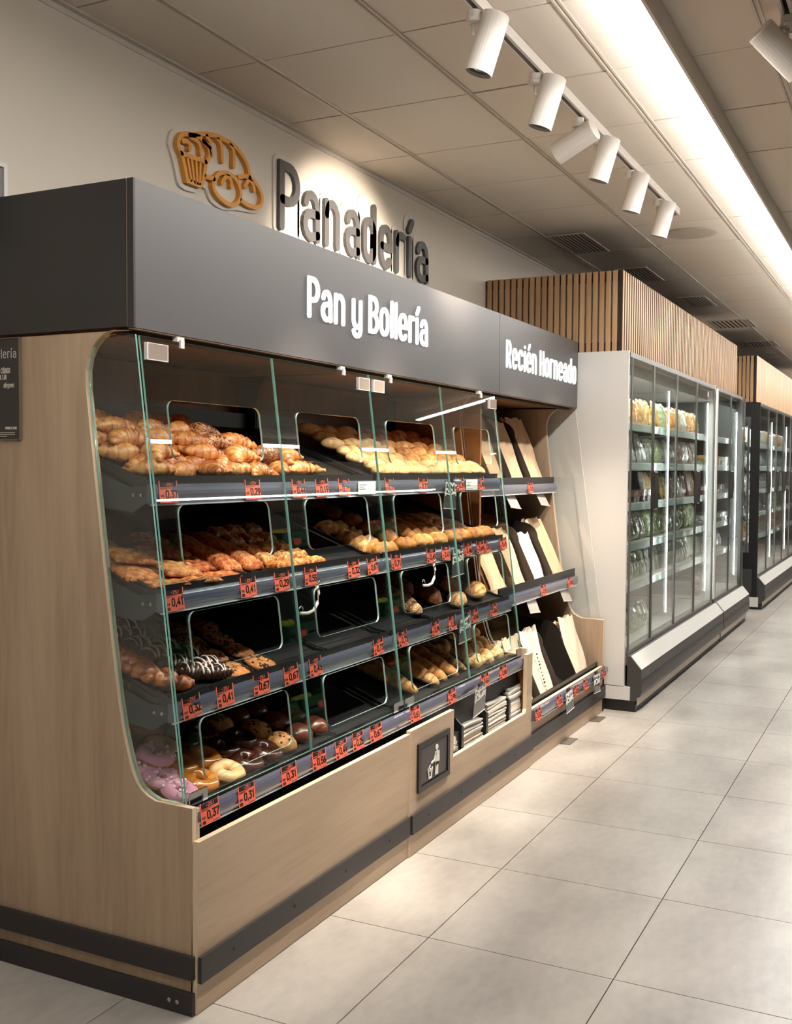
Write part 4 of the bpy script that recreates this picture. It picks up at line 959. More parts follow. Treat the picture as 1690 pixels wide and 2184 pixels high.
def mk_slab(seed, a, b, hh, mt, lump=.25, nx=20, ny=14, name='pastry'):
    """flat pastry with an uneven puffed top"""
    rnd = random.Random(seed); p = [rnd.uniform(0,6.28) for _ in range(6)]; mb = MB(); tn = []
    for j in range(ny+1):
        for i in range(nx+1):
            u, v = i/nx*2-1, j/ny*2-1; e = (1-abs(u)**5)*(1-abs(v)**5)
            ed = 1+.05*math.sin(5*v+p[0]) ; ed2 = 1+.05*math.sin(4*u+p[1])
            z = hh*(e**.5)*(1+lump*(math.sin(5*u+3*v+p[2])*math.sin(4*v-2*u+p[3])+.3*math.sin(8*u+p[4])*math.sin(7*v+p[5])))+.004
            mb.v.append((a/2*u*ed, b/2*v*ed2, max(.003,z))); tn.append(.28+.25*(1-e)+.22*math.sin(9*u+p[4])*math.sin(8*v+p[0]))
    base = len(mb.v)
    for j in range(ny+1):
        for i in range(nx+1):
            u, v = i/nx*2-1, j/ny*2-1; mb.v.append((a/2*u*.97, b/2*v*.97, 0)); tn.append(.6)
    w = nx+1
    for j in range(ny):
        for i in range(nx):
            q = [j*w+i, j*w+i+1, (j+1)*w+i+1, (j+1)*w+i]; mb.f.append(q); mb.m.append(0); mb.f.append([base+k for k in q[::-1]]); mb.m.append(0)
    ring = [i for i in range(w)]+[j*w+nx for j in range(1,ny+1)]+[ny*w+i for i in range(nx-1,-1,-1)]+[j*w for j in range(ny-1,0,-1)]
    for k in range(len(ring)):
        a_, b_ = ring[k], ring[(k+1) % len(ring)]; mb.f.append([b_, a_, base+a_, base+b_]); mb.m.append(0)
    mb.tone = tn
    return mb.mesh(name, M[mt], True)
def mk_drizzle(L, Rr, bend, seed, n=4):
    rnd = random.Random(seed); mb = MB()
    for k in range(n):
        t = .16+.68*(k+.5)/n; env = max(.1,(1-abs(2*t-1)**2))**.62; P = []
        for q in range(9):
            a = math.pi*(.08+.84*q/8); tt = t+.06*math.cos(a)*(1 if k % 2 else -1)
            P.append((L*(tt-.5), bend*(2*tt-1)**2+math.cos(a)*Rr*env*.99, Rr*.6+math.sin(a)*Rr*env*.965))
        mb.tube(P, [.0012]+[.0025*rnd.uniform(.7,1.4)]*7+[.0012], 6)
    return mb.mesh('white_drizzle', M['drizzle'], True)

def shelf_mat(i, x, y, rz=0., lift=0., sc=1., roll=0., flat=False):
    z = shelf_z(i, y)+.0008+lift
    t = TILT if (y > YF[i]+.055 and not flat) else .0
    return Matrix.Translation((x, y, z)) @ Matrix.Rotation(t+roll, 4, 'X') @ Matrix.Rotation(rz, 4, 'Z') @ Matrix.Scale(sc, 4)
def food(name, me, Mx, label, cat, group, parts=()):
    o = link(name, me, None, label=label, cat=cat, group=group); o.matrix_world = Mx
    for nm, pm_, *kd in parts:
        c = link(nm, pm_, o)
        if kd: c['kind'] = kd[0]
    return o
random.seed(21)
jit = lambda s: random.uniform(-s, s)
# --- top shelf: croissants
CR = [mk_croissant(s) for s in range(5)]
CRC = [mk_croissant(40+s, mt=bread('cocoa_croissant_crust', rgb(222,150,90), rgb(150,84,44), rgb(52,24,12), .42, 70, coat=.2, seeds=(rgb(60,28,16), 170., .40)) if s == 0 else bpy.data.materials['cocoa_croissant_crust']) for s in range(2)]
rows = [(.218,0,[.112,.225,.345,.465,.585,.705,.825]), (.270,.002,[.118,.235,.355,.475,.595,.70,.80]), (.322,.004,[.112,.22,.335,.45,.565,.67]), (.262,.036,[.15,.385,.52,.70,.80]), (.376,.006,[.12,.23,.345,.46,.58]), (.338,.042,[.13,.27,.40,.53,.635]), (.432,.008,[.125,.245,.37,.5]), (.410,.046,[.17,.31,.44,.545]), (.470,.050,[.14,.33,.43,.52])]
for ri, (y, lift, xs) in enumerate(rows):
    for k, x in enumerate(xs):
        cocoa = x > .50 and (k+ri) % 2 == 0 and ri > 0
        rz = jit(.45)+(math.pi if random.random() < .5 else 0)
        nm = ['front','second','third','piled','fourth','raised','fifth','topmost','rearmost'][ri]
        food('croissant', random.choice(CRC if cocoa else CR), shelf_mat(0, x+jit(.006), y+jit(.006), rz, lift+.002, random.uniform(.93,1.08)),
             '%s croissant, %s from the side panel in the %s row of the top shelf' % ('cocoa-flecked' if cocoa else 'golden', ORDW[k], nm), 'croissant', 'croissants on the top shelf')
# --- top shelf: soft rolls in rows
RL = [mk_roll(s, .155, .034, 2, 'pale') for s in range(3)]; RS = [mk_roll(60+s, .15, .034, 3, 'rustic') for s in range(2)]
for r_ in range(7):
    y = .212+r_*.056
    for k in range(7):
        x = 1.415+k*.155+(.03 if r_ % 2 else 0)
        if x > 2.42: continue
        sc = k >= 3 and r_ >= 2
        food('bread_roll', random.choice(RS if sc else RL), shelf_mat(0, x+jit(.008), y+jit(.005), jit(.18), .001+.006*r_, random.uniform(.94,1.05)),
             '%s roll, %s along the %s row of rolls on the top shelf' % ('scored golden' if sc else 'pale soft', ORDW[k], ['front','second','third','fourth','fifth','sixth','rearmost'][r_]), 'bread roll', 'rolls on the top shelf')
# --- second shelf: flat pastries
SLP = [mk_slab(s, .120, .090, .011, 'flaky', .30) for s in range(3)]
SLZ = [mk_slab(10+s, .12, .086, .011, 'pizza', .25) for s in range(3)]
BAR = [mk_slab(20+s, .085, .27, .026, 'pizza', .15, 8, 20, 'long_pastry') for s in range(2)]
BRD = [mk_slab(30+s, .086, .056, .018, 'striped', .22) for s in range(3)]
for k, (x, y, l) in enumerate([(.10,.185,0),(.225,.172,0),(.075,.255,.004),(.20,.262,.004),(.09,.325,.006),(.215,.345,.006),(.11,.395,.008),(.10,.46,.01),(.10,.30,.03),(.20,.215,.022)]):
    food('pastry', SLP[k % 3], shelf_mat(1, x, y, jit(.35), l, 1), 'flaky nut-topped pastry, %s from the front in the near corner of the second shelf' % ORDW[k], 'pastry', 'flaky pastries on the second shelf')
for k, (x, y, l) in enumerate([(.335,.178,0),(.33,.262,.003),(.33,.345,.006),(.33,.425,.008)]):
    food('pastry', SLZ[k % 3], shelf_mat(1, x, y, jit(.15), l, 1), 'cheese-topped square pastry, %s from the front beside the long pastries' % ORDW[k], 'pastry', 'square pastries on the second shelf')
for k, (x, y) in enumerate([(.445,.325),(.555,.32)]):
    food('long_pastry', BAR[k], shelf_mat(1, x, y, jit(.04), 0.001, 1), 'long flat cheese pastry on the second shelf, %s the braided pastries' % ('away from' if k == 0 else 'next to'), 'pastry', 'long pastries on the second shelf')
q = 0
for r_ in range(5):
    for k in range(3):
        q += 1
        food('braided_pastry', BRD[(r_+k) % 3], shelf_mat(1, .655+k*.092+jit(.006), .172+r_*.062+jit(.004), jit(.2), .001+.003*r_, 1), 'striped braided pastry, %s across in the %s row on the second shelf' % (ORDW[k], ORDW[r_]), 'pastry', 'braided pastries on the second shelf')
# --- second shelf: rustic breads
FLB = [mk_slab(50+s, .17, .075, .030, 'rustic', .25, 16, 8, 'flat_loaf') for s in range(2)]
for k, (x, y) in enumerate([(1.345,.178),(1.330,.245),(1.335,.312),(1.335,.385)]):
    food('flat_loaf', FLB[k % 2], shelf_mat(1, x, y, .1+jit(.15), .002, 1), 'crumpled flat loaf, %s from the front of the middle unit, second shelf' % ORDW[k], 'bread', 'flat loaves on the second shelf')
BUN = [mk_bun(s, .046, .038, 'rustic') for s in range(3)]
for k, y in enumerate((.185,.265,.345,.425,.505,.585)):
    food('bun', BUN[k % 3], shelf_mat(1, 1.54+jit(.012), y, jit(1), .001, 1.02), 'round scored bun, %s from the front in the line running back, second shelf' % ORDW[k], 'bun', 'round buns on the second shelf')
for k, x in enumerate((1.70,1.835,1.97,2.10,2.235,2.36)):
    food('bun', BUN[(k+1) % 3], shelf_mat(1, x, .180+jit(.01), jit(1), .001, 1.12), 'round floury bun, %s in the front line towards the glass end, second shelf' % ORDW[k], 'bun', 'round buns on the second shelf')
LV = [mk_roll(70+s, .22, .036, 3, 'rustic', 28) for s in range(2)]
for k, (x, y, rz) in enumerate([(1.72,.315,1.45),(1.80,.33,1.5),(1.885,.32,1.62),(1.97,.335,1.5)]):
    food('loaf', LV[k % 2], shelf_mat(1, x, y, rz, .002, 1), 'long scored loaf pointing backwards, %s across on the second shelf' % ORDW[k], 'bread', 'long loaves on the second shelf')
for k, (x, y) in enumerate([(2.09,.26),(2.21,.25),(2.33,.26),(2.10,.335),(2.23,.33),(2.35,.335),(2.15,.41),(2.28,.41)]):
    food('pastry', SLP[k % 3], shelf_mat(1, x, y, jit(.5), .002, 1.02), 'golden flat bread, %s counting back behind the floury buns, second shelf' % ORDW[k], 'bread', 'flat breads behind the buns')
# --- third shelf: fried knots, chocolate croissants, cookies
KN = [sweep(.105, 30, 12, lambda t: .012*math.sin(9*t), lambda t: (.024*max(.1,(1-abs(2*t-1)**2.5))**.5*(1+.16*math.sin(26*t)), .022*max(.1,(1-abs(2*t-1)**2.5))**.5*(1+.16*math.sin(26*t))), lambda t, a: .3+.3*math.sin(26*t+1.5)+.2*math.sin(40*t+6*a), .55, s, .085).mesh('fried_twist', M['fried'], True) for s in range(3)]
for k, (x, y, l) in enumerate([(.115,.150,0),(.085,.178,.012),(.105,.205,0),(.075,.235,.006),(.09,.268,.004),(.075,.305,.006),(.08,.345,.006)]):
    food('fried_twist', KN[k % 3], shelf_mat(2, x, y, -.35+jit(.25), l+.001, 1.05), 'brown twisted fried pastry, %s from the front on the third shelf' % ORDW[k], 'pastry', 'fried twists on the third shelf')
CC = [mk_croissant(90+s, .115, .030, M['choc'], .014) for s in range(2)]; DZ = [mk_drizzle(.115, .030, .014, s) for s in range(3)]
for k, (x, y, l) in enumerate([(.270,.142,0),(.225,.185,.0),(.295,.195,.003),(.205,.235,.003),(.285,.255,.004),(.185,.285,.006),(.255,.31,.006),(.18,.34,.008),(.25,.375,.008),(.17,.40,.01),(.235,.435,.01)]):
    food('chocolate_croissant', CC[k % 2], shelf_mat(2, x, y, -.25+jit(.3), l+.001, 1), 'chocolate-coated croissant with white drizzle, %s from the front on the third shelf' % ORDW[k], 'croissant', 'chocolate croissants on the third shelf', [('white_drizzle', DZ[k % 3])])
CK = [mk_cookie(s) for s in range(3)]; CKC = [chips_me(.048, .0125, 22, s, .0042, False) for s in range(3)]
for k, (x, y) in enumerate([(.395,.165),(.525,.165),(.40,.248),(.525,.245),(.41,.335),(.53,.325),(.44,.415),(.56,.405)]):
    food('cookie', CK[k % 3], shelf_mat(2, x, y, jit(3), .001, 1.06), 'chocolate chip cookie on the third shelf, %s row, %s the chocolate croissants' % (ORDW[k//2], 'next to' if k % 2 == 0 else 'away from'), 'cookie', 'cookies on the third shelf', [('chocolate_chips', CKC[k % 3], 'stuff')])
SEED = mk_roll(100, .27, .046, 4, 'seeded', 34, .4); food('seeded_loaf', SEED, shelf_mat(2, 1.655, .285, 1.40, .001), 'long floury seeded loaf on the third shelf', 'bread', None)
DK = [mk_roll(110+s, .15, .044, 0, 'dark', 20, .5, .5, .06) for s in range(2)]
for k, (x, y, rz) in enumerate([(1.83,.36,1.2),(1.90,.255,1.0),(1.79,.45,1.2)]):
    food('brown_loaf', DK[k % 2], shelf_mat(2, x, y, rz, .001, 1.1), 'dark brown rough loaf, %s on the third shelf' % ['middle one of three','foremost of three','rearmost of three'][k], 'bread', 'brown loaves on the third shelf')
food('seeded_roll', mk_roll(120, .15, .043, 0, 'seeded', 20, .5, .5, .05), shelf_mat(2, 2.03, .178, .25, .001), 'oat-crusted oval roll at the front of the third shelf', 'bread', None)
for k, (x, y) in enumerate([(2.19,.285),(2.285,.205)]):
    food('oval_loaf', mk_roll(130+k, .16, .052, 1, 'rustic', 24, .5, .5, .04), shelf_mat(2, x, y, .15+jit(.1), .001), 'smooth oval loaf near the glass end of the third shelf, %s' % ('behind' if k == 0 else 'in front'), 'bread', 'oval loaves on the third shelf')
# --- bottom shelf: doughnuts
def donut(x, y, ice, label, group, lift=0., extra=(), sc=1.06):
    food('doughnut', dough_me, shelf_mat(3, x, y, jit(3), lift+.001, sc), label, 'doughnut', group, [('icing', ICE[ice])]+list(extra))
for k, (x, y, l) in enumerate([(.085,.125,0),(.082,.185,.004),(.080,.245,.006),(.12,.235,.03)]):
    donut(x, y, 'pink', 'pink iced doughnut with marshmallow bits, %s from the front by the side glass' % ORDW[k], 'pink doughnuts', l, [('marshmallow_bits', MALL[k % 3], 'stuff')], 1.02)
for k, (x, y) in enumerate([(.180,.132),(.185,.205),(.28,.195),(.205,.285),(.235,.365),(.14,.40)]):
    donut(x, y, 'glaze', 'amber glazed ring doughnut, %s from the front of the bottom shelf' % ORDW[k], 'glazed doughnuts', .003*k)
donut(.290, .122, 'sugar', 'pale sugared ring doughnut beside the glazed ones', None)
for k, (x, y) in enumerate([(.395,.130),(.500,.135),(.385,.205),(.480,.210),(.385,.285),(.33,.34),(.29,.28)]):
    donut(x, y, 'darkcocoa', 'dark chocolate ring doughnut, %s from the front of the bottom shelf' % ORDW[k], 'dark chocolate doughnuts', .002*k)
CB = [mk_bun(200+s, .046, .030, 'chocchip', False, .02) for s in range(2)]; CBC = [chips_me(.046, .030, 11, s+7, .0052) for s in range(3)]
for k, (x, y) in enumerate([(.600,.140),(.580,.218),(.485,.295),(.50,.375),(.42,.38)]):
    food('chip_bun', CB[k % 2], shelf_mat(3, x, y, jit(3), .006+.003*k, 1.06), 'pale dome bun with chocolate chips, %s from the front of the bottom shelf' % ORDW[k], 'bun', 'chip buns', [('chocolate_chips', CBC[k % 3], 'stuff')])
CO = [mk_bun(220+s, .047, .036, 'fried', False, .02) for s in range(1)]
coc = mk_bun(230, .047, .034, 'fried', False, .02); coc.materials.clear(); coc.materials.append(M['cocoa'])
for k, (x, y) in enumerate([(.715,.150),(.815,.152),(.705,.228),(.80,.228),(.60,.31),(.70,.31)]):
    food('filled_doughnut', coc, shelf_mat(3, x, y, jit(3), .004, 1.0), 'brown cocoa filled doughnut, %s from the front beside the empty tray' % ORDW[k], 'doughnut', 'filled doughnuts')
# --- bottom shelf: baguettes and knots
BG = [mk_baguette(s) for s in range(3)]
for k, (x, rz, yy) in enumerate([(1.475,1.60,.315),(1.665,1.585,.31),(1.755,1.575,.315),(1.865,1.56,.31)]):
    food('baguette', BG[k % 3], shelf_mat(3, x, yy, rz, .002, 1.03), 'crusty baguette pointing forward on the bottom shelf, %s' % ['set apart from the others','foremost of the group of three','middle of the group of three','next to the seeded stick'][k], 'baguette', 'baguettes on the bottom shelf')
food('seeded_baguette', mk_baguette(9, .40, .034, 'seeded', 4), shelf_mat(3, 1.99, .30, 1.55, .002), 'seeded stick loaf between the baguettes and the knotted rolls', 'baguette', None)
KR = [sweep(.125, 34, 14, lambda t: .006*math.sin(12*t), lambda t: (.036*max(.08,(1-abs(2*t-1)**2.6))**.5*(1+.12*math.sin(22*t)), .034*max(.08,(1-abs(2*t-1)**2.6))**.5*(1+.14*math.sin(22*t))), lambda t, a: .22+.38*max(0,-math.sin(22*t))+.12*math.sin(a), .5, s, .03).mesh('knotted_roll', M['pale'], True) for s in range(3)]
for k, (x, y, l) in enumerate([(2.13,.135,0),(2.255,.135,0),(2.375,.135,0),(2.15,.205,.003),(2.28,.205,.003),(2.39,.205,.003),(2.10,.275,.004),(2.225,.275,.004),(2.35,.275,.004),(2.21,.24,.05),(2.33,.25,.05),(2.12,.34,.006),(2.26,.345,.02)]):
    food('knotted_roll', KR[k % 3], shelf_mat(3, x, y, jit(.4), l+.001, 1.0), 'knotted milk roll, %s counting back from the rail on the bottom shelf' % ORDW[k], 'bread roll', 'knotted rolls on the bottom shelf')

# ------------------------------------------------------------------ paper bags
def mk_bag(seed, w, hh, mt, th=.016, pleat=3):
    rnd = random.Random(seed); p = [rnd.uniform(0,6.28) for _ in range(6)]; mb = MB(); nx, nz = 12, 12
    for side in (0, 1):
        for j in range(nz+1):
            v = j/nz
            for i in range(nx+1):
                u = i/nx*2-1; ww = w/2*(1-.02*math.sin(3*v+p[0]))
                y = (th*(1-abs(u)**3)*(1-.55*v)*(1 if side else -1))/1.0
                y += .004*math.sin(5*u+4*v+p[1])+.003*math.sin(9*v-6*u+p[2])+.005*v*math.sin(pleat*math.pi*u+p[3])
                z = hh*v+(.010*math.sin(pleat*2.2*u+p[4])*v**6)
                mb.v.append((ww*u, y+th, z))
    w_ = nx+1; B = (nz+1)*w_
    for j in range(nz):
        for i in range(nx):
            q = [j*w_+i, j*w_+i+1, (j+1)*w_+i+1, (j+1)*w_+i]; mb.f.append(q); mb.m.append(0); mb.f.append([B+k for k in q[::-1]]); mb.m.append(0)
    for j in range(nz):
        for e in (0, nx):
            a, b = j*w_+e, (j+1)*w_+e; mb.f.append([a, b, B+b, B+a] if e else [b, a, B+a, B+b]); mb.m.append(0)
    for i in range(nx): mb.f.append([i+1, i, B+i, B+i+1]); mb.m.append(0)
    return mb.mesh('paper_bag', M[mt], False)
random.seed(5)
CMP = [(2.535,2.762),(2.782,3.052),(3.072,3.352),(3.372,3.722)]
for k, (yf, zr, zl, ya, zc, zt) in enumerate(BS):
    for c, (a, b) in enumerate(CMP):
        nb = 3 if not (k == 2 and c == 2) else 0
        if k == 1 and c == 2: nb = 2
        for q in range(nb):
            w = (b-a)-.03-(.05 if c == 3 else 0)+(.022 if (k == 2 and c == 1) else 0); hh = (.41,.39,.36)[k]*random.uniform(.92,1.04)-(.05 if (k == 1 and c == 2) else 0)+(.05 if (k == 2 and c == 1 and q == 0) else 0)
            me = mk_bag(k*31+c*7+q, w, hh, 'paperlight' if (k == 2 or (c == 2 and k == 1)) else 'kraft')
            lean = (-.36,-.42,-.30)[k]
            o = link('paper_bag', me, None, loc=((a+b)/2+random.uniform(-.006,.006)-(.02 if c == 3 else 0), yf+.010+q*.018, zr-.032), rot=(lean-.03*q,random.uniform(-.03,.03),0),
                     label='%s paper bag, %s from the front in the %s slot of the %s bag shelf' % ('pale' if (k == 2 or (c == 2 and k == 1)) else 'kraft', ORDW[q], ORDW[c], ('upper','middle','lower')[k]), cat='paper bag', group='paper bags in the bag stand')
            if k == 2 and c == 1 and q == 0:
                mb = MB(); rnd = random.Random(4)
                for s in range(12): mb.box(-.03, -.03+rnd.uniform(.008,.020), -.0075, -.006, .05+s*.018, .05+s*.018+rnd.uniform(.004,.010))
                link('bag_print', mb.mesh('bag_print', M['ink']), o)
# stacks of flat paper sleeves in the niche
random.seed(8)
def paper_stack(x0, x1, n, hh, label, top):
    r = empty('paper_stack', ((x0+x1)/2, .25, .2504), label, 'paper stack', 'stacks of paper sleeves in the niche')
    z = .2504
    for k in range(n):
        d = hh/n*random.uniform(.8,1.2); mb = MB(); nx = 8
        ph = random.uniform(0,6); amp = .004*(k/n); jx = random.uniform(-.004,.004); jy = random.uniform(.0,.012)
        top_ = []
        for s in (0, 1):
            for j, yy in enumerate((.022+jy, .10, .48)):
                for i in range(nx+1):
                    u = i/nx; mb.v.append((x0+.006+jx+(x1-x0-.012)*u, yy, z+d*s*(.92)+amp*math.sin(4*u+ph+k*.3)+amp+(.0 if j == 0 else .002)))
        w = nx+1; B = 3*w
        for j in range(2):
            for i in range(nx):
                q = [j*w+i, j*w+i+1, (j+1)*w+i+1, (j+1)*w+i]; mb.f += [q[::-1], [B+t for t in q]]; mb.m += [0,0]
        for i in range(nx): mb.f += [[i,i+1,B+i+1,B+i], [2*w+i+1,2*w+i,B+2*w+i,B+2*w+i+1]]; mb.m += [0,0]
        for j in range(2): mb.f += [[(j+1)*w,j*w,B+j*w,B+(j+1)*w], [j*w+nx,(j+1)*w+nx,B+(j+1)*w+nx,B+j*w+nx]]; mb.m += [0,0]
        mb.build('paper_sleeve', M['newsprint'] if (k == n-1) else (M['paperwhite'] if k % 3 else M['paperlight']), r)
        z += d
paper_stack(1.752, 1.985, 14, .088, 'low stack of folded paper sleeves in the niche, nearest the waste flap', 0)
paper_stack(2.018, 2.253, 17, .125, 'tallest stack of white paper sleeves in the middle of the niche', 0)
paper_stack(2.286, 2.455, 15, .135, 'stack of paper sleeves at the far end of the niche', 0)
gb = empty('glove_box', (1.66, .12, .2504), 'black glove dispenser box with white print in the corner of the niche', 'dispenser')
MB().box(1.602, 1.722, .022, .30, .2504, .335).build('carton', M['plastic_black'], gb)
mb = MB(); u = 1.668
for c in 'NTES':
    for st in G[c]: ribbon(mb, [(u+a*.014, .266+b*.014) for a,b in st], .0022, .0208, .0217, cap=3)
    u += Wd*.014+.0035
for q in ([(1.655,.292),(1.650,.318)],[(1.662,.294),(1.662,.326)],[(1.669,.294),(1.672,.326)],[(1.676,.292),(1.682,.320)],[(1.682,.286),(1.694,.302)]): ribbon(mb, q, .006, .0208, .0217, cap=4)
ribbon(mb, [(1.660,.284),(1.674,.284)], .022, .0208, .0217)
put(mb, FRONT).build('white_print', M['chalk'], gb)
# ------------------------------------------------------------------ fridges along the wall
FYD = -.105        # door plane
M['handle'] = mat('door_handle', rgb(62,58,55), .3)
def profile_bumper(dy=0.): return [(-.138+dy,.316),(-.199+dy,.243),(-.206+dy,.116),(-.190+dy,.085),(-.176+dy,.083),(-.176+dy,.062),(-.120+dy,.062),(-.120+dy,.316)]
def fridge(name, x0, x1, doors, label, near_panel, dy=0., shell=None, handles=(), frame=None, side_window=False, far_panel='dark', grp='glass door fridges'):
    y0 = FYD+dy; shell = shell or M['white']; fr = frame or M['frame_dark']
    r = empty(name, ((x0+x1)/2, .3, 0), label, 'fridge', grp)
    box('back_wall', x0+.03, x1-.03, .62, .64, .12, 2.0, M['fback'], r)
    box('top_board', x0+.03, x1-.03, y0+.03, .64, 2.0, 2.044, shell, r)
    box('deck', x0+.03, x1-.03, y0+.05, .62, .30, .335, M['white'], r)
    box('plinth', x0+.012, x1-.012, -.168+dy, .64, .0, .0615, M['black'], r)
    if near_panel:
        box('side_panel', x0, x0+.028, y0, WY-.006, .146, 2.046, shell, r)
        box('side_skirt', x0+.001, x0+.028, y0-.034, WY-.006, .066, .1425, shell, r)
    if side_window:
        pol = [(y0-.045,.125),(y0-.045,2.04),(.62,2.04),(.62,.125)]
        box('side_post', x0, x0+.03, y0-.02, y0+.065, .125, 2.04, M['plastic_black'], r)
        box('side_header', x0, x0+.03, y0+.065, .62, 1.90, 2.04, M['plastic_black'], r)
        box('side_base', x0, x0+.03, y0+.065, .62, .125, .56, M['plastic_black'], r)
        box('side_ledge', x0-.006, x0-.0003, y0+.03, .60, .17, .40, M['bumper'], r)
        box('side_rear', x0, x0+.03, .45, .62, .56, 1.90, M['plastic_black'], r)
        box('side_pane', x0+.010, x0+.016, y0+.065, .45, .56, 1.90, M['fglass'], r)
        box('side_skirt', x0-.004, x0+.02, y0-.034, .62, .025, .122, M['white'], r)
        box('mullion', x0-.002, x0+.008, y0+.075, y0+.095, .56, 1.90, fr, r)
    else:
        if not near_panel: box('end_post', x0, x0+.022, y0, y0+.05, .066, 2.046, shell, r)
    if far_panel: box('side_panel', x1-.022, x1, y0, WY-.006, .066, 2.046, shell if far_panel != 'dark' else M['fback'], r)
    else: box('end_post', x1-.022, x1, y0, y0+.05, .066, 2.046, shell, r)
    # bumper at the foot: pale sloping top, dark front, cream kick plate
    MB().prism(profile_bumper(dy), 'x', x0+.012, x1-.006).build('bumper', M['bumper'], r)
    a, b = profile_bumper(dy)[0], profile_bumper(dy)[1]
    nx, nz = (.073, .061); l = math.hypot(nx, nz); o_ = (-nx/l*.0035, nz/l*.0035)
    MB().prism([(a[0]+.002,a[1]-.002),(b[0]+.001,b[1]+.001),(b[0]+o_[0],b[1]+o_[1]),(a[0]+o_[0],a[1]+o_[1])], 'x', x0+.022, x1-.008).build('bumper_top', M['white'], r)
    MB().prism([(-.178+dy,.036),(-.178+dy,.082),(-.1765+dy,.082),(-.1765+dy,.036)], 'x', x0+.02, x1-.02).build('kick_plate', M['kick'], r)
    MB().box(x0+.012, x1-.006, -.2105+dy, -.2040+dy, .176, .1785).build('bumper_groove', M['black'], r)
    # doors
    box('bottom_frame', x0+.024, x1-.022, y0-.012, y0+.03, .262, .338, fr, r)
    box('top_frame', x0+.024, x1-.022, y0-.006, y0+.03, 2.012, 2.040, fr, r)
    for k, (a, b) in enumerate(doors):
        d = box('glass_door', a+.004, b-.004, y0-.010, y0-.004, .34, 2.010, M['fglass'], r)
        MB().box(a+.003, a+.016, y0-.014, y0-.0035, .339, 2.011).box(b-.016, b-.003, y0-.014, y0-.0035, .339, 2.011).build('door_frame', fr, d)
        if k in handles:
            hx = b-.03
            MB().prism([(y0-.040,1.14),(y0-.044,1.25),(y0-.040,1.36),(y0-.030,1.368),(y0-.0145,1.368),(y0-.0145,1.132),(y0-.030,1.132)], 'x', hx-.03, hx+.055).build('handle', M['handle'], d)
    for k, (a, b) in enumerate(doors):
        if k % 2: box('light_strip', b-.046, b-.039, y0+.030, y0+.037, .42, 1.90, M['fled'], r)
    box('fill_light_cover', x0+.03, x1-.03, y0+.050, y0+.058, 1.93, 1.999, M['fback'], r)  # added strip that keeps the fill light out of view
    box('hidden_fill_light', x0+.06, x1-.06, y0+.062, y0+.10, 1.975, 1.990, M['fled'], r)  # added lamp, hidden behind the cover, to brighten the inside
    return r
SHZ = [1.655, 1.415, 1.170, .925, .680]
FSY = -.025
def fridge_shelves(r, x0, x1, zs=SHZ, y=FSY):
    for z in zs:
        MB().prism([(y,z-.045),(y+.006,z-.045),(y+.010,z-.012),(.60,z-.012),(.60,z-.002),(y+.004,z-.002),(y,z+.006)], 'x', x0+.035, x1-.03).build('shelf', M['white'], r)
        MB().box(x0+.04, x1-.035, y-.004, y-.0005, z-.042, z-.002).build('shelf_rail', mat('clear_green_rail', rgb(196,214,206), .25, coat=.5) if 'clear_green_rail' not in bpy.data.materials else bpy.data.materials['clear_green_rail'], r)
f1 = fridge('glass_door_fridge', 3.80, 6.545, [(3.832,4.385),(4.385,5.06),(5.06,5.745),(5.745,6.470)], 'tall white fridge with four glass doors, beside the bag stand', True, handles=(0,2), far_panel=None)
fridge_shelves(f1, 3.80, 6.545)
f2 = fridge('glass_door_fridge', 6.555, 7.935, [(6.62,7.255),(7.255,7.905)], 'shorter two-door fridge past the four-door one', False, handles=(0,))
fridge_shelves(f2, 6.555, 7.935)
box('divider_trim', 6.51, 6.60, FYD-.016, FYD-.0125, .345, 2.02, M['white'], f2)
f3 = fridge('glass_door_freezer', 8.75, 13.5, [(8.79+.68*k, 8.79+.68*(k+1)) for k in range(6)], 'black framed freezer row with a side window at the far right', False, dy=-.03, shell=M['plastic_black'], handles=(0,1,2,3), side_window=True, grp='glass door freezers')
fridge_shelves(f3, 8.78, 13.5, [1.655,1.415,1.170,.925,.680])
# doors of the end unit stand slightly proud: dark end frame of the second fridge
box('end_frame', 7.905, 7.936, FYD-.030, FYD-.0165, .30, 2.03, M['frame_dark'], f2)

# packs in the fridges
def mk_pouch(seed, w, hh, d):
    rnd = random.Random(seed); p = [rnd.uniform(0,6.28) for _ in range(4)]; mb = MB(); nx, nz = 6, 7
    for s in (0, 1):
        for j in range(nz+1):
            v = j/nz
            for i in range(nx+1):
                u = i/nx*2-1; b = (1-u**4)*(1-(2*v-1)**4)
                mb.v.append((w/2*u*(1-.05*math.sin(6*v+p[0])), (1 if s else -1)*(d/2*b+.001)+.004*math.sin(7*u+5*v+p[1]), hh*v+.004*math.sin(4*u+p[2])*v))
    W_ = nx+1; B = W_*(nz+1)
    for j in range(nz):
        for i in range(nx):
            q = [j*W_+i,j*W_+i+1,(j+1)*W_+i+1,(j+1)*W_+i]; mb.f += [q, [B+k for k in q[::-1]]]; mb.m += [0,0]
    for j in range(nz):
        for e in (0,nx): a, b = j*W_+e, (j+1)*W_+e; mb.f.append([a,b,B+b,B+a] if e else [b,a,B+a,B+b]); mb.m.append(0)
    for i in range(nx):
        mb.f.append([i+1,i,B+i,B+i+1]); mb.m.append(0); mb.f.append([nz*W_+i,nz*W_+i+1,B+nz*W_+i+1,B+nz*W_+i]); mb.m.append(0)
    return mb
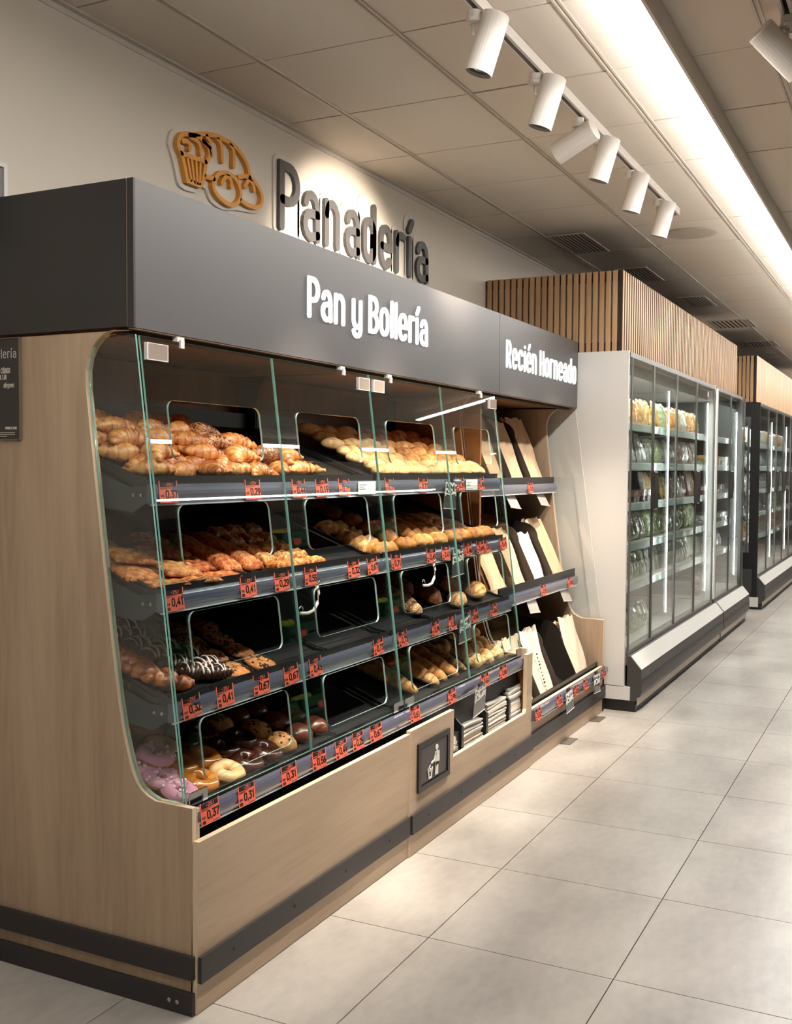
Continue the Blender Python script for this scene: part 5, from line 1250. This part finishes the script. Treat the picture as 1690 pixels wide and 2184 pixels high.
PCOL = {'leafy green': (rgb(96,120,62), rgb(196,206,160)), 'orange': (rgb(206,120,44), rgb(240,196,110)), 'white': (rgb(206,206,200), rgb(240,240,236)), 'dark red': (rgb(110,44,32), rgb(176,96,70)), 'amber': (rgb(190,140,60), rgb(236,210,140)), 'pale green': (rgb(150,170,116), rgb(224,228,200)), 'brown': (rgb(96,66,44), rgb(186,150,112)), 'grey': (rgb(120,122,118), rgb(206,208,204)), 'blue': (rgb(70,140,176), rgb(206,228,236))}
def pack_mat(nm, c1, c2):
    m, nt, p = new_mat('pack_'+nm.replace(' ','_')); N = nt.nodes
    tc = N.new('ShaderNodeTexCoord'); oi = N.new('ShaderNodeObjectInfo'); vm = N.new('ShaderNodeVectorMath'); vm.operation = 'ADD'
    nt.links.new(tc.outputs['Object'], vm.inputs[0]); nt.links.new(oi.outputs['Location'], vm.inputs[1])
    n = N.new('ShaderNodeTexNoise'); n.inputs['Scale'].default_value = 38; n.inputs['Detail'].default_value = 4; nt.links.new(vm.outputs[0], n.inputs['Vector'])
    cr = N.new('ShaderNodeValToRGB'); cr.color_ramp.elements[0].position = .42; cr.color_ramp.elements[1].position = .62; cr.color_ramp.elements[0].color = c1; cr.color_ramp.elements[1].color = c2
    k3 = cr.color_ramp.elements.new(.70); k3.color = rgb(238,238,232)  # white glints painted into the pack colour
    nt.links.new(n.outputs['Fac'], cr.inputs['Fac']); nt.links.new(cr.outputs['Color'], p.inputs['Base Color'])
    p.inputs['Roughness'].default_value = .22; p.inputs['Coat Weight'].default_value = .4
    return m
PM = {k: pack_mat(k, *v) for k, v in PCOL.items()}
PMESH = {}
def pack_mesh(kind, colr):
    k = (kind, colr)
    if k not in PMESH:
        if kind == 'pouch': mb = mk_pouch(len(PMESH), .135, .175, .055); sm = True
        elif kind == 'slim pack': mb = mk_pouch(len(PMESH), .085, .19, .03); sm = True
        elif kind == 'tray': mb = MB().prism([(-.06,0),(.06,0),(.07,.035),(-.07,.035)], 'y', -.10, .08).box(-.074,.074,-.104,.084,.0352,.039); sm = False
        else: mb = MB().lathe([(.032,0),(.034,.004),(.034,.10),(.03,.115),(.036,.118),(.036,.13)], (0,0,0), 14); sm = True
        PMESH[k] = mb.mesh(kind.replace(' ','_'), PM[colr], sm)
    return PMESH[k]
random.seed(31)
def stock(x0, x1, z, plan, where, grp, pitch, y=FSY+.06):
    x = x0+pitch*.5; k = 0
    while x < x1-pitch*.4:
        kind, cols = plan[min(len(plan)-1, int((x-x0)/(x1-x0)*len(plan)))]; c = random.choice(cols)
        n = 2 if kind == 'tray' else 1
        me = pack_mesh(kind, c); lean = -.22 if kind in ('pouch','slim pack') else 0
        yy = y if kind != 'tray' else y+.05
        link(kind.replace(' ','_'), me, None, loc=(x+random.uniform(-.01,.01), yy+random.uniform(0,.02), z-.0005+(.004 if lean else 0)), rot=(lean+(random.uniform(-.1,.1) if lean else 0), 0, random.uniform(-.12,.12)),
             label='%s %s, %s from the near end, %s' % (c, kind, ORDW[k], where), cat='pack', group=grp)
        if kind == 'tray':
            link('tray', pack_mesh('tray', random.choice(cols)), None, loc=(x+random.uniform(-.006,.006), yy, z+.0405), rot=(0,0,random.uniform(-.08,.08)), label='upper of two stacked trays, %s from the near end, %s' % (ORDW[k], where), cat='pack', group=grp)
        k += 1; x += pitch
GS = ['leafy green','pale green','leafy green','white']
P1 = [[('pouch',['orange','amber','orange']),('slim pack',['amber','amber','pale green']),('pouch',['amber','orange','white'])],
      [('slim pack',['white','pale green','grey']),('pouch',['white','grey','pale green']),('pouch',['white','brown','grey'])],
      [('tray',['dark red','dark red','brown']),('slim pack',['pale green','white','amber']),('slim pack',['white','brown'])],
      [('pouch',['leafy green','brown','pale green']),('pouch',['orange','leafy green']),('pouch',GS)],
      [('slim pack',GS),('slim pack',['white','pale green','grey']),('slim pack',['pale green','white'])]]
SN = ['top shelf','second shelf','third shelf','fourth shelf','fifth shelf']
for i, z in enumerate(SHZ):
    stock(3.87, 6.60, z, P1[i], SN[i]+', four-door fridge', 'packs in the four-door fridge', .118 if i not in (1,4) else .098)
stock(3.87, 5.15, .3360, [('pouch',GS)], 'floor of the four-door fridge', 'packs in the four-door fridge', .13)
P2 = [[('pouch',['amber','grey'])],[('tray',['amber','pale green'])],[('tray',['dark red','grey','white'])],[('tray',['grey','white'])],[('pouch',['white','grey'])]]
for i, z in enumerate(SHZ):
    if i in (0,): continue
    stock(6.63, 7.90, z, P2[i], SN[i]+', two-door fridge', 'packs in the two-door fridge', .125)
stock(6.66, 7.2, .3360, [('pouch',['brown','white'])], 'floor of the two-door fridge', 'packs in the two-door fridge', .18)
P3 = [[('pouch',['white','amber','white','orange'])],[('pouch',['blue','white','white','grey'])],[('pouch',['white','white','grey'])],[('slim pack',['white','grey','pale green'])],[('pouch',['orange','white','amber'])]]
for i, z in enumerate(SHZ):
    stock(8.84, 12.6, z, P3[i], SN[i]+', black freezer', 'packs in the black freezer', .155)

# ------------------------------------------------------------------ slatted wooden valances
M['slatside'] = mat('slat_side_shade', rgb(104,78,56), .7)  # shade of the less lit slat sides, put into their colour
def valance(x0, x1, yf, z0, z1, label, pitch=.038, wd=.027, dp=.018, fpitch=.052, fwd=.031, planks=False):
    r = empty('slatted_valance', ((x0+x1)/2, .3, z0), label, 'wooden valance', 'wooden valances')
    yb = WY-.004
    # near face
    box('backing_panel', x0+.034, x0+.040, yf+.03, yb, z0+.003, z1-.003, mat('pale_backing', rgb(196,186,172), .7) if 'pale_backing' not in bpy.data.materials else bpy.data.materials['pale_backing'], r)
    for a, b in ((z0,z0+.055),(z1-.055,z1)): box('batten', x0+dp+.0005, x0+.034, yf+.012, yb, a, b, M['slat_edge'], r)
    me = MB().box(0, dp, -wd/2, wd/2, 0, z1-z0).mesh('slat', M['slat'])
    n = int((yb-yf-.03)/pitch)
    for k in range(n):
        y = yf+.045+k*pitch
        if y+wd/2 > yb: break
        link('slat', me, r, loc=(x0-(x0+x1)/2, y-.3, 0))
    # front face
    box('front_backing', x0+.03, x1-.004, yf+.022, yf+.028, z0+.003, z1-.003, M['slat_edge'], r)
    box('corner_post', x0+.001, x0+.022, yf+.004, yf+.024, z0, z1, M['slat_edge'], r)
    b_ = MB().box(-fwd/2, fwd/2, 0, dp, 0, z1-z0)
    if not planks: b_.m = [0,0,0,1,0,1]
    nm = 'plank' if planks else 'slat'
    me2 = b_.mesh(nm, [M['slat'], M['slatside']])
    n = int((x1-x0)/fpitch)
    for k in range(n):
        x = x0+fwd/2+.002+k*fpitch
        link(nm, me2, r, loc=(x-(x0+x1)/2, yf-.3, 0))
    box('far_board', x1-.004, x1, yf+.02, yb, z0, z1, M['slat'], r)
    box('lid', x0+.04, x1-.005, yf+.03, yb, z1-.012, z1-.004, M['slat_edge'], r)
    return r
valance(3.803, 7.90, -.066, 2.0465, 2.498, 'oak slatted valance above the white fridges')
valance(8.755, 13.4, -.115, 2.0465, 2.500, 'oak slatted valance above the black freezer, farther off', fpitch=.100, fwd=.0988, planks=True)
# ------------------------------------------------------------------ fruit stand across the aisle (the glass doors mirror it)
fs = empty('fruit_stand', (5.6, -2.8, 0), 'dark fruit stand across the aisle, mirrored in the glass doors', 'fruit stand')
box('back_board', 1.2, 17.0, -3.05, -3.02, 0, 1.76, M['plastic_black'], fs)
box('plinth', 1.2, 17.0, -3.02, -2.42, 0, .16, M['plastic_black'], fs)
for z in (.70, 1.40): MB().prism([(-3.02,z+.10),(-2.46,z-.02),(-2.46,z-.045),(-3.02,z+.07)], 'x', 1.2, 17.0).build('tier', M['plastic_black'], fs)
for xx in (1.2, 4.1, 7.0, 9.97, 12.9, 16.97): box('upright', xx, xx+.03, -3.02, -2.46, .16, 1.76, M['plastic_black'], fs)
M['crate'] = mat('green_crate', rgb(22,84,54), .4)
def crate_me():
    mb = MB(); mb.box(-.19,.19,-.13,.13,0,.01)
    for a, b in (((-.20,-.19),(-.14,.14)),((.19,.20),(-.14,.14))): mb.box(a[0],a[1],b[0],b[1],0,.12)
    for a in (-.14,.13): mb.box(-.19,.19,a,a+.01,0,.035); mb.box(-.19,.19,a,a+.01,.05,.12)
    return mb.mesh('fruit_crate', M['crate'])
def fruit_me(nm, L, r, mt, tip):
    prof = [(.001,-L)]+[(r*math.cos(R(a)), L*.92*math.sin(R(a))) for a in range(-75,76,15)]+[(r*.16*tip+.001, L*1.02), (.001, L*1.04)]
    return MB().lathe(prof, (0,0,0), 14).mesh(nm, mt, True)
FR = {'lemon': fruit_me('lemon', .046, .033, mat('lemon_peel', rgb(226,178,40), .4, bump=.3, bscale=200), 1.4), 'lime': fruit_me('lime', .036, .033, mat('lime_peel', rgb(168,186,54), .4), .8),
      'tomato': fruit_me('tomato', .030, .038, mat('tomato_skin', rgb(176,44,28), .3), .5), 'potato': fruit_me('potato', .045, .034, mat('potato_skin', rgb(150,112,70), .8), .5), 'orange': fruit_me('orange', .038, .038, mat('orange_peel', rgb(214,120,30), .45), .4)}
CRM = crate_me(); random.seed(77)
PLAN = {1.40: ['potato','lemon','lemon','orange','potato','tomato','lemon'], .70: ['potato','lime','lime','tomato','orange','lime','tomato'], .161: ['tomato','potato','lime','potato','orange','tomato','potato']}
for z, L_ in PLAN.items():
    for k, fr in enumerate(L_):
        x = 3.62+k*.52+(.0 if z != 1.40 else .18); slope = R(-12) if z > .2 else 0; y = -2.64 if z > .2 else -2.60
        zz = z+(.12-.10)+.012 if z > .2 else z
        tier = 'upper' if z == 1.40 else ('middle' if z == .70 else 'lowest')
        Mx = Matrix.Translation((x, y, zz)) @ Matrix.Rotation(slope, 4, 'X')
        o = link('fruit_crate', CRM, None, label='green crate of %ss, %s along the %s tier across the aisle' % (fr if fr not in ('tomato','potato') else fr+'e', ORDW[k], tier), cat='crate', group='green crates on the fruit stand'); o.matrix_world = Mx
        link('crate_card', MB().box(-.05, .05, -.145 if False else .141, .142, .02, .07).mesh('crate_card', M['tag']), o)
        n = 0
        for row in range(3):
            for c in range(4 if row < 2 else 3):
                p = Mx @ Vector((-.13+c*.085+random.uniform(-.008,.008)+(.03 if row == 1 else 0), .08-row*.08 if row < 2 else .0, .055+(.055 if row == 2 else .0)))
                q = link(fr, FR[fr], None, loc=p, rot=(random.uniform(1,2), random.uniform(0,3), random.uniform(0,3)), label='%s, %s in the %s row, %s crate, %s tier across the aisle' % (fr, ORDW[c], ('front','rear','top')[row], ORDW[k], tier), cat='fruit', group='fruit in the crates across the aisle')
